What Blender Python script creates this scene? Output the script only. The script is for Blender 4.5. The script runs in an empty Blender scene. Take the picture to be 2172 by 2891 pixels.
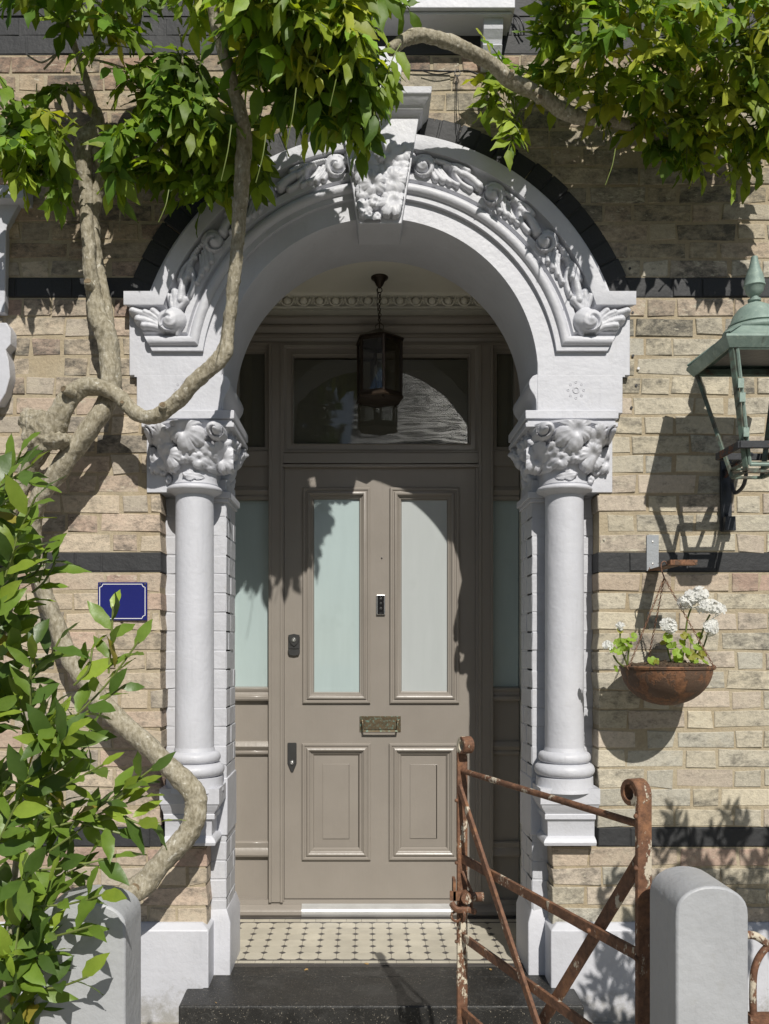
import bpy, bmesh, math, random
import numpy as np
from mathutils import Vector, Matrix
R = math.radians
random.seed(7); rng = np.random.default_rng(7)
SC = bpy.context.scene

# ------------------------------------------------------------------ camera, sky, sun
CAM_D, CAM_Z, FPX = 3.34, 1.34, 2363.0      # camera stands 3.34 m before the brick face, 1.34 m above the porch floor
cd = bpy.data.cameras.new('camera'); cam = bpy.data.objects.new('camera', cd)
SC.collection.objects.link(cam); SC.camera = cam
cam.location = (0, -CAM_D, CAM_Z); cam.rotation_euler = (R(90), 0, 0)
cd.sensor_fit = 'VERTICAL'; cd.sensor_height = 36; cd.sensor_width = 27
cd.lens = 36*FPX/2891; cd.shift_x = 55/2891; cd.shift_y = 379.5/2891
cd.clip_start = .05; cd.clip_end = 400

SUN = Vector((-.22, 1.0, -.955)).normalized()
EL = math.asin(-SUN.z); AZ = math.atan2(-SUN.x, -SUN.y)   # azimuth from +y, clockwise
w = bpy.data.worlds.new('World'); SC.world = w; w.use_nodes = True
nt = w.node_tree; bg = nt.nodes['Background']; sky = nt.nodes.new('ShaderNodeTexSky')
sky.sky_type = 'NISHITA'; sky.sun_disc = False; sky.sun_elevation = EL; sky.sun_rotation = AZ
sky.air_density = 1.0; sky.dust_density = .6; sky.ozone_density = 1.0
nt.links.new(sky.outputs[0], bg.inputs[0]); bg.inputs[1].default_value = .062
sl = bpy.data.lights.new('sun', 'SUN'); so = bpy.data.objects.new('sun', sl); SC.collection.objects.link(so)
sl.energy = 4.75; sl.angle = R(.5); sl.color = (1.0, .955, .88)
so.rotation_euler = SUN.to_track_quat('-Z', 'Y').to_euler(); so.location = (3, -12, 12)
SC.view_settings.view_transform = 'Standard'; SC.view_settings.look = 'None'
SC.view_settings.exposure = 0.0; SC.view_settings.gamma = 1.0
SC.render.engine = 'CYCLES'

# ------------------------------------------------------------------ helpers
def P(u, v, d=0.0):
    """surveyed position -> metres; d = distance in front of the brick face"""
    s = FPX/(CAM_D-d)
    return Vector(((u-1031)/s, -d, CAM_Z+(1825-v)/s))
K = 2172/1662.0
def PD(x, y, d=0.0): return P(x*K, y*K, d)
XC = .058

WL = {}
class MB:
    def __init__(s): s.v = []; s.f = []; s.m = []; s.attr = {}
    def add(s, vs, fs, mi=0):
        o = len(s.v); s.v.extend([tuple(p) for p in vs])
        for f in fs: s.f.append(tuple(i+o for i in f)); s.m.append(mi)
    def box(s, x0, x1, y0, y1, z0, z1, mi=0):
        s.add([(x0,y0,z0),(x1,y0,z0),(x1,y1,z0),(x0,y1,z0),(x0,y0,z1),(x1,y0,z1),(x1,y1,z1),(x0,y1,z1)],
              [(0,3,2,1),(4,5,6,7),(0,1,5,4),(1,2,6,5),(2,3,7,6),(3,0,4,7)], mi)
    def obox(s, c, ax, ay, az, mi=0):
        c = Vector(c); ax, ay, az = Vector(ax), Vector(ay), Vector(az)
        vs = [c+sx*ax+sy*ay+sz*az for sz in (-1,1) for sx,sy in ((-1,-1),(1,-1),(1,1),(-1,1))]
        s.add(vs, [(0,3,2,1),(4,5,6,7),(0,1,5,4),(1,2,6,5),(2,3,7,6),(3,0,4,7)], mi)
    def bar(s, a, b, side, hw, ht, mi=0):
        a = Vector(a); b = Vector(b); t = (b-a); n = Vector(side).normalized(); k = t.cross(n).normalized()
        s.obox((a+b)/2, t/2, n*hw, k*ht, mi)
    def lathe(s, c, prof, n=32, mi=0, a0=0, a1=2*math.pi, sq=None):
        c = Vector(c); full = abs(a1-a0-2*math.pi) < 1e-6; m = n if full else n+1; vs = []
        for r, z in prof:
            for i in range(m):
                a = a0+(a1-a0)*i/n
                vs.append(c+Vector((r*math.cos(a), r*math.sin(a), z)))
        fs = []
        for j in range(len(prof)-1):
            for i in range(n):
                i2 = (i+1) % m
                fs.append((j*m+i, j*m+i2, (j+1)*m+i2, (j+1)*m+i))
        s.add(vs, fs, mi)
        if full:
            for j, fl in ((0, True), (len(prof)-1, False)):
                if prof[j][0] > 1e-4:
                    f = tuple(range(len(s.v)-len(vs)+j*m, len(s.v)-len(vs)+j*m+m)); s.f.append(f[::-1] if fl else f); s.m.append(mi)
    def tube(s, pts, rad, n=10, mi=0, rough=0.0, cap=True, seed=0):
        pts = [Vector(p) for p in pts]; N = len(pts)
        if not hasattr(rad, '__len__'): rad = [rad]*N
        rr = random.Random(seed)
        T = []
        for i in range(N):
            t = pts[min(i+1,N-1)]-pts[max(i-1,0)]; T.append(t.normalized() if t.length > 1e-9 else Vector((0,0,1)))
        up = Vector((0,0,1)) if abs(T[0].z) < .9 else Vector((1,0,0))
        nrm = T[0].cross(up).normalized(); vs = []
        ph = [rr.uniform(0,6.28) for _ in range(6)]
        L = 0
        for i in range(N):
            if i:
                L += (pts[i]-pts[i-1]).length
                nrm = (nrm - T[i]*nrm.dot(T[i])).normalized()
            b = T[i].cross(nrm)
            for k in range(n):
                a = 2*math.pi*k/n
                q = rad[i]*(1+rough*(.5*math.sin(2*a+ph[0]+L*9)+.4*math.sin(3*a+ph[1]-L*17)+.35*math.sin(a+ph[2]+L*31)+.25*math.sin(5*a+ph[3]+L*47)))
                vs.append(pts[i]+(nrm*math.cos(a)+b*math.sin(a))*q)
        fs = [(i*n+k, i*n+(k+1)%n, (i+1)*n+(k+1)%n, (i+1)*n+k) for i in range(N-1) for k in range(n)]
        if cap: fs += [tuple(range(n))[::-1], tuple(range((N-1)*n, N*n))]
        s.add(vs, fs, mi)
    def sphere(s, c, r, n=12, m=8, sc=(1,1,1), mi=0):
        c = Vector(c); prof = []
        vs = [c+Vector((0,0,-r*sc[2]))]
        for j in range(1, m):
            t = math.pi*j/m
            for i in range(n):
                a = 2*math.pi*i/n
                vs.append(c+Vector((r*sc[0]*math.sin(t)*math.cos(a), r*sc[1]*math.sin(t)*math.sin(a), -r*sc[2]*math.cos(t))))
        vs.append(c+Vector((0,0,r*sc[2]))); fs = []
        for i in range(n): fs.append((0, 1+(i+1)%n, 1+i))
        for j in range(m-2):
            for i in range(n): fs.append((1+j*n+i, 1+j*n+(i+1)%n, 1+(j+1)*n+(i+1)%n, 1+(j+1)*n+i))
        o = 1+(m-2)*n
        for i in range(n): fs.append((o+i, o+(i+1)%n, len(vs)-1))
        s.add(vs, fs, mi)
    def torus(s, c, ax, Rr, r, n=12, m=6, ar=1.0, dirv=None, mi=0):
        c = Vector(c); ax = Vector(ax).normalized()
        u = Vector(dirv).normalized() if dirv else ax.orthogonal().normalized()
        v = ax.cross(u); vs = []
        for i in range(n):
            a = 2*math.pi*i/n; o = u*math.cos(a)*Rr*ar+v*math.sin(a)*Rr; e = (u*math.cos(a)+v*math.sin(a)).normalized()
            for j in range(m):
                b = 2*math.pi*j/m; vs.append(c+o+e*math.cos(b)*r+ax*math.sin(b)*r)
        s.add(vs, [(i*m+j, ((i+1)%n)*m+j, ((i+1)%n)*m+(j+1)%m, i*m+(j+1)%m) for i in range(n) for j in range(m)], mi)
    def prism(s, poly, y0, y1, mi=0):
        """polygon in x,z extruded from y0 (front) to y1"""
        n = len(poly); vs = [(x,y0,z) for x,z in poly]+[(x,y1,z) for x,z in poly]
        fs = [tuple(range(n)), tuple(range(n,2*n))[::-1]]+[(i, i+n, (i+1)%n+n, (i+1)%n) for i in range(n)]
        s.add(vs, fs, mi)
    def frame(s, x0, x1, z0, z1, y, prof, mi=0):
        """mitred moulding round a rectangle. prof: (inset, forward)"""
        vs = []
        for ins, fw in prof:
            vs += [(x0+ins,y-fw,z0+ins),(x1-ins,y-fw,z0+ins),(x1-ins,y-fw,z1-ins),(x0+ins,y-fw,z1-ins)]
        fs = [(j*4+k, j*4+(k+1)%4, (j+1)*4+(k+1)%4, (j+1)*4+k) for j in range(len(prof)-1) for k in range(4)]
        s.add(vs, fs, mi)
    def hmould(s, x0, x1, y, prof, mi=0):
        """horizontal moulding along x. prof: (z, forward)"""
        n = len(prof); vs = [(x0,y-f,z) for z,f in prof]+[(x1,y-f,z) for z,f in prof]
        s.add(vs, [(i, i+n, i+n+1, i+1) for i in range(n-1)]+[tuple(range(n))[::-1], tuple(range(n,2*n))], mi)

def mk(name, mb, mats, parent=None, smooth=None, bevel=0, seg=2, fix=True):
    vs = np.array(mb.v, dtype=float).reshape(-1,3)
    lo = vs.min(0); hi = vs.max(0); c = np.array([(lo[0]+hi[0])/2, (lo[1]+hi[1])/2, lo[2]])
    me = bpy.data.meshes.new(name)
    me.from_pydata((vs-c).tolist(), [], mb.f)
    if not isinstance(mats, (list, tuple)): mats = [mats]
    for m in mats: me.materials.append(m)
    if len(mats) > 1: me.polygons.foreach_set('material_index', mb.m)
    for an, vals in mb.attr.items():
        a = me.color_attributes.new(an, 'FLOAT_COLOR', 'POINT'); a.data.foreach_set('color', np.asarray(vals, dtype=np.float32).ravel())
    if fix:
        b = bmesh.new(); b.from_mesh(me); bmesh.ops.recalc_face_normals(b, faces=b.faces); b.to_mesh(me); b.free()
    me.update()
    if smooth is not None:
        me.polygons.foreach_set('use_smooth', [True]*len(me.polygons))
        if smooth < 180: me.set_sharp_from_angle(angle=R(smooth))
    o = bpy.data.objects.new(name, me); SC.collection.objects.link(o)
    pl = np.array(WL[parent.name]) if parent else np.zeros(3)
    if parent: o.parent = parent
    o.location = (c-pl).tolist(); WL[o.name] = c.tolist()
    if bevel:
        b = o.modifiers.new('bevel', 'BEVEL'); b.width = bevel; b.segments = seg; b.limit_method = 'ANGLE'; b.angle_limit = R(35)
    return o

def tag(o, label=None, cat=None, group=None, kind=None):
    if label: o['label'] = label
    if cat: o['category'] = cat
    if group: o['group'] = group
    if kind: o['kind'] = kind
    return o
def thing(name, loc, label, cat, group=None):
    o = bpy.data.objects.new(name, None); SC.collection.objects.link(o); o.location = loc; o.empty_display_size = .1
    WL[o.name] = list(loc); return tag(o, label, cat, group)
def sub(name, parent, loc=None):
    """an intermediate part without surface of its own is avoided; kept for none"""
    return parent

def smooth_path(pts, rads=None, k=6):
    pts = [Vector(p) for p in pts]; n = len(pts); out = []; ro = []
    for i in range(n-1):
        p0, p1, p2, p3 = pts[max(i-1,0)], pts[i], pts[i+1], pts[min(i+2,n-1)]
        for j in range(k):
            t = j/k
            out.append(.5*((2*p1)+(-p0+p2)*t+(2*p0-5*p1+4*p2-p3)*t*t+(-p0+3*p1-3*p2+p3)*t**3))
            if rads: ro.append(rads[i]*(1-t)+rads[i+1]*t)
    out.append(pts[-1])
    if rads: ro.append(rads[-1]); return out, ro
    return out

# ------------------------------------------------------------------ materials
class NB:
    def __init__(s, name):
        s.m = bpy.data.materials.new(name); s.m.use_nodes = True; s.t = s.m.node_tree
        s.b = s.t.nodes['Principled BSDF']; s.geo = None
    def n(s, ty, **kw):
        nd = s.t.nodes.new(ty)
        for k, v in kw.items():
            if k in nd.inputs: nd.inputs[k].default_value = v
            else: setattr(nd, k, v)
        return nd
    def l(s, a, b): s.t.links.new(a, b)
    def pos(s):
        if not s.geo: s.geo = s.n('ShaderNodeNewGeometry')
        return s.geo.outputs['Position']
    def noise(s, scale, detail=4, rough=.6, stretch=None, off=0):
        v = s.pos()
        if stretch or off:
            mp = s.n('ShaderNodeMapping'); s.l(v, mp.inputs['Vector'])
            if stretch: mp.inputs['Scale'].default_value = stretch
            mp.inputs['Location'].default_value = (off, off*1.7, off*.6); v = mp.outputs[0]
        nd = s.n('ShaderNodeTexNoise'); nd.inputs['Scale'].default_value = scale; nd.inputs['Detail'].default_value = detail
        nd.inputs['Roughness'].default_value = rough; s.l(v, nd.inputs['Vector']); return nd.outputs['Fac']
    def ramp(s, fac, a, b, ca=0.0, cb=1.0):
        r = s.n('ShaderNodeMapRange'); r.clamp = True
        r.inputs['From Min'].default_value = a; r.inputs['From Max'].default_value = b
        r.inputs['To Min'].default_value = ca; r.inputs['To Max'].default_value = cb; s.l(fac, r.inputs['Value']); return r.outputs[0]
    def mix(s, fac, a, b, mode='MIX'):
        m = s.n('ShaderNodeMix', data_type='RGBA', blend_type=mode)
        if isinstance(fac, float): m.inputs[0].default_value = fac
        else: s.l(fac, m.inputs[0])
        for q, i in ((a,6),(b,7)):
            if isinstance(q, tuple): m.inputs[i].default_value = (*q[:3], 1)
            else: s.l(q, m.inputs[i])
        return m.outputs[2]
    def math(s, op, a, b):
        m = s.n('ShaderNodeMath', operation=op)
        for q, i in ((a,0),(b,1)):
            if isinstance(q, (int,float)): m.inputs[i].default_value = q
            else: s.l(q, m.inputs[i])
        return m.outputs[0]
    def bump(s, h, dist, strength=1.0, prev=None):
        b = s.n('ShaderNodeBump'); b.inputs['Distance'].default_value = dist; b.inputs['Strength'].default_value = strength
        s.l(h, b.inputs['Height'])
        if prev: s.l(prev, b.inputs['Normal'])
        return b.outputs[0]
    def out(s, col=None, rough=None, normal=None, **kw):
        for q, nm in ((col,'Base Color'),(rough,'Roughness')):
            if q is None: continue
            if isinstance(q, tuple): s.b.inputs[nm].default_value = (*q[:3], 1)
            elif isinstance(q, (int,float)): s.b.inputs[nm].default_value = q
            else: s.l(q, s.b.inputs[nm])
        if normal: s.l(normal, s.b.inputs['Normal'])
        for k, v in kw.items(): s.b.inputs[k.replace('_',' ')].default_value = v
        return s.m

def paint(name, c, rough=.45, lump=.0012, var=.06, dirt=0.0, dirtc=(.2,.19,.16), streak=0, island=0, splash=0, **kw):
    b = NB(name); n1 = b.noise(7, 5, .6); n2 = b.noise(60, 4, .6)
    dk = tuple(x*(1-var*2) for x in c); col = b.mix(b.ramp(n1, .3, .7), dk, c)
    if dirt: col = b.mix(b.ramp(b.noise(22, 6, .75), .56, .78, 0, dirt), col, dirtc)
    if streak:
        sk = b.noise(26, 4, .7, (1,1,.10), 5); col = b.mix(b.ramp(sk, .56, .80, 0, streak), col, tuple(x*.62 for x in c))
        ck = b.noise(34, 8, .85, None, 2); col = b.mix(b.ramp(ck, .70, .74, 0, streak), col, (.30,.27,.22))
    if island:
        b.pos(); col = b.mix(b.ramp(b.geo.outputs['Random Per Island'], 0, 1, 0, island), col, tuple(x*.55 for x in c))
    if splash:
        sp = b.n('ShaderNodeSeparateXYZ'); b.l(b.pos(), sp.inputs[0])
        q = b.math('ADD', b.ramp(sp.outputs[2], -.15, .12, .42, 0), b.math('MULTIPLY', b.noise(22, 6, .75, None, 11), .75))
        col = b.mix(b.ramp(q, .58, .78, 0, splash), col, (.19,.175,.13))
    nm = b.bump(n2, lump, .6); nm = b.bump(b.noise(14, 2, .5), lump*2, .5, nm)
    return b.out(col, b.ramp(n1, .2, .8, rough*.85, rough*1.15), nm, **kw)

M = {}
M['white'] = paint('white_stucco_paint', (.54,.548,.588), .5, .0026, .04, .22, (.42,.405,.375), streak=.30, splash=.6)
M['white2'] = paint('white_brick_paint', (.53,.538,.572), .5, .003, .06, .45, (.36,.34,.30), streak=.4)
M['cream'] = paint('cream_ceiling_paint', (.80,.78,.69), .6, .0015, .03)
M['black'] = paint('black_masonry_paint', (.034,.035,.037), .68, .004, .16, .35, (.075,.074,.072))
M['pier'] = paint('pale_grey_pier_paint', (.395,.405,.42), .5, .003, .06, .45, (.27,.265,.23), streak=.45)
M['blue'] = paint('blue_enamel', (.010,.014,.135), .25, .0006, .05)
M['signw'] = paint('white_enamel', (.72,.72,.72), .25, .0003, .02)
M['steel'] = paint('brushed_steel', (.62,.62,.61), .34, .0004, .08, Metallic=.55)
M['chrome'] = paint('satin_nickel', (.6,.6,.6), .25, .0002, .02, Metallic=.9)
M['gunmetal'] = paint('dark_lock_metal', (.09,.09,.09), .35, .0003, .1, Metallic=.6)
M['blackgloss'] = paint('black_gloss_plastic', (.012,.012,.013), .12, .0002, .0)
M['ironblack'] = paint('black_iron_paint', (.03,.034,.042), .38, .002, .15, .35, (.12,.10,.08))
M['cable'] = paint('black_cable', (.02,.02,.022), .5, .0005, .1)
M['tilecream'] = paint('cream_clay_tile', (.60,.56,.46), .35, .0008, .13, .6, (.36,.31,.22), streak=.3, island=.42)
M['tileblack'] = paint('grey_black_tile', (.07,.065,.065), .4, .0006, .15, .3, (.15,.14,.13))
M['grout'] = paint('tile_grout', (.22,.20,.17), .8, .0008, .2)
M['leafdry'] = paint('dry_leaf', (.38,.24,.09), .7, .002, .2)

def m_door():
    b = NB('taupe_gloss_paint'); c = (.255,.229,.200)
    g = b.noise(9, 5, .65, (6,6,.7)); n1 = b.noise(5, 4, .6)
    col = b.mix(b.ramp(n1,.3,.7), tuple(x*.93 for x in c), c)
    col = b.mix(b.ramp(b.noise(28,7,.8,(1,1,.4),13), .64, .76, 0, .30), col, (.34,.32,.29)); nm = b.bump(g, .0016, .55); nm = b.bump(b.noise(50,3,.6), .0005, .5, nm)
    return b.out(col, b.ramp(n1,.3,.7,.30,.42), nm, Coat_Weight=.25, Coat_Roughness=.12)
M['door'] = m_door()

def m_brick():
    b = NB('stock_brick'); a = b.n('ShaderNodeVertexColor', layer_name='bc'); k = b.n('ShaderNodeVertexColor', layer_name='st')
    sp = b.n('ShaderNodeSeparateColor'); b.l(k.outputs[0], sp.inputs[0])
    fine = b.noise(55, 6, .7); mid = b.noise(17, 7, .78, (1,1,1.7), 3.1); big = b.noise(2.0, 3, .5); sm = b.noise(24, 5, .7, (1,1,2.6), 9.2)
    col = b.mix(b.ramp(fine, .3, .72), tuple((.80,.79,.78)), (1.12,1.11,1.08)); col = b.mix(1.0, a.outputs[0], col, 'MULTIPLY')
    th = b.math('ADD', mid, b.math('MULTIPLY', sp.outputs[0], .30)); th = b.math('ADD', th, b.math('MULTIPLY', big, .12))
    col = b.mix(b.ramp(th, .54, .80, 0, .90), col, (.075,.072,.064))
    col = b.mix(b.ramp(b.math('ADD', sm, b.math('MULTIPLY', sp.outputs[1], .24)), .66, .71, 0, .7), col, (.56,.52,.41))
    col = b.mix(b.ramp(b.noise(120,3,.6,None,5), .62, .72, 0, .5), col, (.13,.115,.095)); col = b.mix(b.ramp(b.noise(9,6,.75,(1,1,1.6),21), .50, .66, 0, .42), col, (.50,.45,.35))
    nm = b.bump(fine, .006, .7); nm = b.bump(mid, .008, .6, nm)
    return b.out(col, .9, nm, Specular_IOR_Level=.25)
M['brick'] = m_brick()
def m_mortar():
    b = NB('lime_mortar'); f = b.noise(90, 5, .7); g = b.noise(3, 4, .6)
    col = b.mix(b.ramp(g,.3,.7), (.40,.32,.21), (.50,.44,.325)); col = b.mix(b.ramp(f,.3,.75), b.mix(1.0, col, (.75,.75,.75), 'MULTIPLY'), col); col = b.mix(b.ramp(b.noise(14,6,.75,None,3), .56, .72, 0, .6), col, (.25,.22,.17))
    return b.out(col, .95, b.bump(f, .005, .8), Specular_IOR_Level=.2)
M['mortar'] = m_mortar()

def m_step():
    b = NB('black_painted_stone'); n1 = b.noise(6, 7, .7); n2 = b.noise(180, 2, .5); n3 = b.noise(26, 6, .75)
    col = b.mix(b.ramp(n1,.35,.7), (.011,.011,.0105), (.026,.0255,.024))
    col = b.mix(b.ramp(n3,.58,.74,0,.55), col, (.10,.096,.088)); col = b.mix(b.ramp(n2,.66,.72,0,.8), col, (.32,.28,.22))
    vo = b.n('ShaderNodeTexVoronoi', feature='DISTANCE_TO_EDGE'); vo.inputs['Scale'].default_value = 4.5
    mp = b.n('ShaderNodeMapping'); b.l(b.pos(), mp.inputs[0]); mx = b.n('ShaderNodeMix', data_type='VECTOR'); mx.inputs[0].default_value = .12
    nz = b.n('ShaderNodeTexNoise'); nz.inputs['Scale'].default_value = 9; b.l(b.pos(), nz.inputs['Vector']); b.l(mp.outputs[0], mx.inputs[4]); b.l(nz.outputs['Color'], mx.inputs[5]); b.l(mx.outputs[1], vo.inputs['Vector'])
    col = b.mix(b.math('MULTIPLY', b.ramp(vo.outputs['Distance'], .0, .006, .34, 0), b.ramp(b.noise(2.5,3,.6,None,31), .48, .62)), col, (.17,.165,.15))
    col = b.mix(b.ramp(b.noise(3.2,6,.7,(1,1.8,1),17), .55, .68, 0, .45), col, (.075,.073,.069))
    nm = b.bump(n3, .004, .7); nm = b.bump(n2, .002, .6, nm)
    return b.out(col, b.ramp(n1,.3,.7,.30,.62), nm)
M['step'] = m_step()

def m_bark():
    b = NB('wisteria_bark'); n1 = b.noise(9, 6, .65); n2 = b.noise(85, 4, .6, (1,1,.55)); n3 = b.noise(38, 3, .6, None, 4)
    col = b.mix(b.ramp(n1,.3,.7), (.56,.53,.455), (.76,.735,.66)); col = b.mix(b.ramp(n2,.35,.65), b.mix(1.0,col,(.56,.54,.48),'MULTIPLY'), col); col = b.mix(b.ramp(b.noise(60,5,.8,(1,1,.25),14),.50,.70,0,.42), b.mix(1.0,col,(.56,.53,.46),'MULTIPLY'), col)
    col = b.mix(b.ramp(n3,.64,.70,0,.7), col, (.66,.64,.56)); col = b.mix(b.ramp(b.noise(30,5,.7,None,8),.60,.75,0,.55), col, (.10,.085,.05))
    nm = b.bump(n2, .006, .8); nm = b.bump(n1, .012, .6, nm)
    return b.out(col, .85, nm, Specular_IOR_Level=.3)
M['bark'] = m_bark()
def m_cut():
    b = NB('cut_wood'); n = b.noise(60,5,.7)
    return b.out(b.mix(b.ramp(n,.3,.7), (.10,.075,.045), (.27,.20,.12)), .9, b.bump(n,.008,.9))
M['cutwood'] = m_cut()

def m_leaf(name, tr=.35, rough=.42, gloss=.5, trc=(1.8,1.7,.5), dk=(.80,.84,.75)):
    b = NB(name); a = b.n('ShaderNodeVertexColor', layer_name='lc')
    n = b.noise(45, 3, .6); col = b.mix(b.ramp(n,.3,.7), b.mix(1.0,a.outputs[0],dk,'MULTIPLY'), a.outputs[0])
    b.out(col, rough, b.bump(n, .0016, .5), Specular_IOR_Level=gloss)
    t = b.n('ShaderNodeBsdfTranslucent'); b.l(b.mix(1.0, col, trc, 'MULTIPLY'), t.inputs[0])
    m = b.n('ShaderNodeMixShader'); m.inputs[0].default_value = tr; b.l(b.b.outputs[0], m.inputs[1]); b.l(t.outputs[0], m.inputs[2])
    b.l(m.outputs[0], b.t.nodes['Material Output'].inputs[0]); return b.m
M['wleaf'] = m_leaf('wisteria_leaf', .38, .50, .35)
M['lleaf'] = m_leaf('laurel_leaf', .27, .40, .45)
M['petal'] = m_leaf('white_petal', .5, .7, .2, (1,1,1), (.97,.97,.96))
def m_rust(name, paintc, amt, base=(.155,.075,.042)):
    b = NB(name); n1 = b.noise(16, 7, .72); n2 = b.noise(70, 5, .7); n3 = b.noise(11, 5, .75, (1.4,1.4,.8), 6)
    col = b.mix(b.ramp(n2,.32,.68), tuple(x*.5 for x in base), tuple(min(1,x*1.35) for x in base))
    col = b.mix(b.ramp(n1,.52,.66,0,.6), col, (.33,.16,.075))
    msk = b.ramp(b.math('ADD', n3, b.math('MULTIPLY', n2, .12)), amt, amt+.035)
    col = b.mix(msk, col, paintc); nm = b.bump(n2, .003, .8); nm = b.bump(msk, .0015, .8, nm)
    return b.out(col, b.ramp(n1,.3,.7,.6,.85), nm)
M['rust'] = m_rust('rusty_iron_with_flaking_cream_paint', (.52,.46,.36), .645)
M['rustpost'] = m_rust('rusty_iron_post', (.56,.50,.39), .60)
M['ironrust'] = m_rust('rusting_black_iron', (.035,.037,.042), .50, (.15,.055,.028))
M['rustbowl'] = m_rust('rusty_bowl', (.10,.060,.038), .54, (.18,.085,.042))
M['chain'] = m_rust('rusty_chain', (.22,.12,.08), .6)
M['zinc'] = m_rust('rusting_zinc_plate', (.30,.32,.34), .44)
def m_verd(name='verdigris_copper'):
    b = NB(name); n1 = b.noise(10,6,.7); n2 = b.noise(45,6,.75); n3 = b.noise(24,5,.7,(1,1,.35),2)
    col = b.mix(b.ramp(n1,.3,.68), (.115,.175,.155), (.28,.36,.315)); col = b.mix(b.ramp(n2,.54,.72,0,.75), col, (.34,.42,.34))
    col = b.mix(b.ramp(n3,.60,.76,0,.8), col, (.055,.05,.035))
    return b.out(col, .62, b.bump(n2,.002,.6), Metallic=.15)
M['verd'] = m_verd()
def m_verd2():
    b = NB('aged_copper_dark'); n1 = b.noise(14,6,.7); n2 = b.noise(50,6,.75)
    col = b.mix(b.ramp(n1,.4,.62), (.075,.068,.052), (.15,.22,.18)); col = b.mix(b.ramp(n2,.58,.7,0,.8), col, (.22,.08,.04))
    return b.out(col, .6, b.bump(n2,.002,.7), Metallic=.2)
M['verd2'] = m_verd2()
def m_brass(name, c, g=.0):
    b = NB(name); n1 = b.noise(40,6,.75); col = b.mix(b.ramp(n1,.4,.65,0,1.0), c, tuple(x*1.6 for x in c))
    if g: col = b.mix(b.ramp(b.noise(70,5,.7,None,3),.52,.66,0,g), col, (.20,.36,.31))
    return b.out(col, .42, b.bump(n1,.0015,.6), Metallic=.55)
M['brass'] = m_brass('tarnished_brass', (.105,.080,.048), .7)
M['bronze'] = m_brass('dark_bronze', (.030,.020,.013))
M['soil'] = (lambda b: b.out(b.mix(b.ramp(b.noise(60,5,.8),.35,.65), (.03,.02,.012), (.20,.13,.08)), .95, b.bump(b.noise(80,5,.8), .02, 1)))(NB('potting_soil'))

def m_glass(name, tint=(.9,.95,.93), wav=0.0, rough=.02, refl_tint=0, k=1.0):
    b = NB(name); t = b.t; fr = b.n('ShaderNodeFresnel'); fr.inputs[0].default_value = 1.52
    tr = b.n('ShaderNodeBsdfTransparent'); tr.inputs[0].default_value = (*tint,1)
    gl = b.n('ShaderNodeBsdfGlossy'); gl.inputs['Roughness'].default_value = rough
    fac = b.math('MULTIPLY', fr.outputs[0], k); ms = b.n('ShaderNodeMixShader'); b.l(fac, ms.inputs[0])
    b.l(tr.outputs[0], ms.inputs[1]); b.l(gl.outputs[0], ms.inputs[2])
    if wav:
        nm = b.bump(b.noise(2.2, 2, .4, (1,1,3.4)), wav, 1.0); b.l(nm, gl.inputs['Normal'])
    if refl_tint:
        df = b.n('ShaderNodeBsdfDiffuse'); df.inputs[0].default_value = (.26,.255,.21,1); m2 = b.n('ShaderNodeMixShader'); m2.inputs[0].default_value = refl_tint  # olive diffuse colour stands in for the porch ceiling reflected in the panes
        b.l(ms.outputs[0], m2.inputs[1]); b.l(df.outputs[0], m2.inputs[2]); ms = m2
    b.l(ms.outputs[0], t.nodes['Material Output'].inputs[0]); return b.m
M['glass'] = m_glass('old_window_glass', (.55,.57,.50), .0008, .03, .34, 2.3)
M['lampglass'] = m_glass('lantern_glass', (.96,.97,.965), k=.8)
def m_frost(name, c):
    b = NB(name); n = b.noise(6, 5, .6, (3.5,3.5,.5)); n2 = b.noise(3,4,.7,None,7)
    col = b.mix(b.ramp(n,.3,.7), tuple(x*.93 for x in c), c); col = b.mix(b.ramp(n2,.62,.78,0,.3), col, tuple(x*.7 for x in c))
    return b.out(col, .30, b.bump(b.noise(5,3,.5,(1,1,.5)), .0012, .6), Specular_IOR_Level=.6, Coat_Weight=.9, Coat_Roughness=.04)
M['frostg'] = m_frost('frosted_glass_green', (.39,.475,.475))
M['frostw'] = m_frost('frosted_glass_grey', (.435,.465,.465))
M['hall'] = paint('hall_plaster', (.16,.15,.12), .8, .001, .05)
def m_ground():
    b = NB('stone_paving'); n = b.noise(5,6,.7); f = b.noise(60,5,.7)
    col = b.mix(b.ramp(n,.3,.7), (.24,.225,.19), (.36,.34,.30)); col = b.mix(b.ramp(f,.55,.7,0,.5), col, (.12,.11,.10))
    return b.out(col, .85, b.bump(f,.004,.7))
M['ground'] = m_ground()
M['asphalt'] = paint('asphalt', (.055,.055,.057), .85, .004, .15, .3, (.09,.09,.09))
def m_slate():
    b = NB('pale_slate'); b.pos(); col = b.mix(b.geo.outputs['Random Per Island'], (.55,.56,.58), (.78,.78,.79)); return b.out(col, .42, b.bump(b.noise(8,4,.6), .01, .5))
M['slate'] = m_slate()
M['stucco_far'] = paint('far_render', (.35,.33,.29), .8, .003, .05)
M['windark'] = paint('dark_window', (.02,.022,.025), .1, .0001, 0)
# ================================================================== SETTING
def zf(v, s=708.0): return CAM_Z+(1825-v)/s
g = MB(); g.box(-60, 60, -60, 60, -.60, -.150); tag(mk('ground', g, M['asphalt']), kind='structure')
g = MB(); g.box(-6, 6, -5.6, -.002, -.149, -.142); tag(mk('front_path', g, M['ground']), kind='structure')

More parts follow.
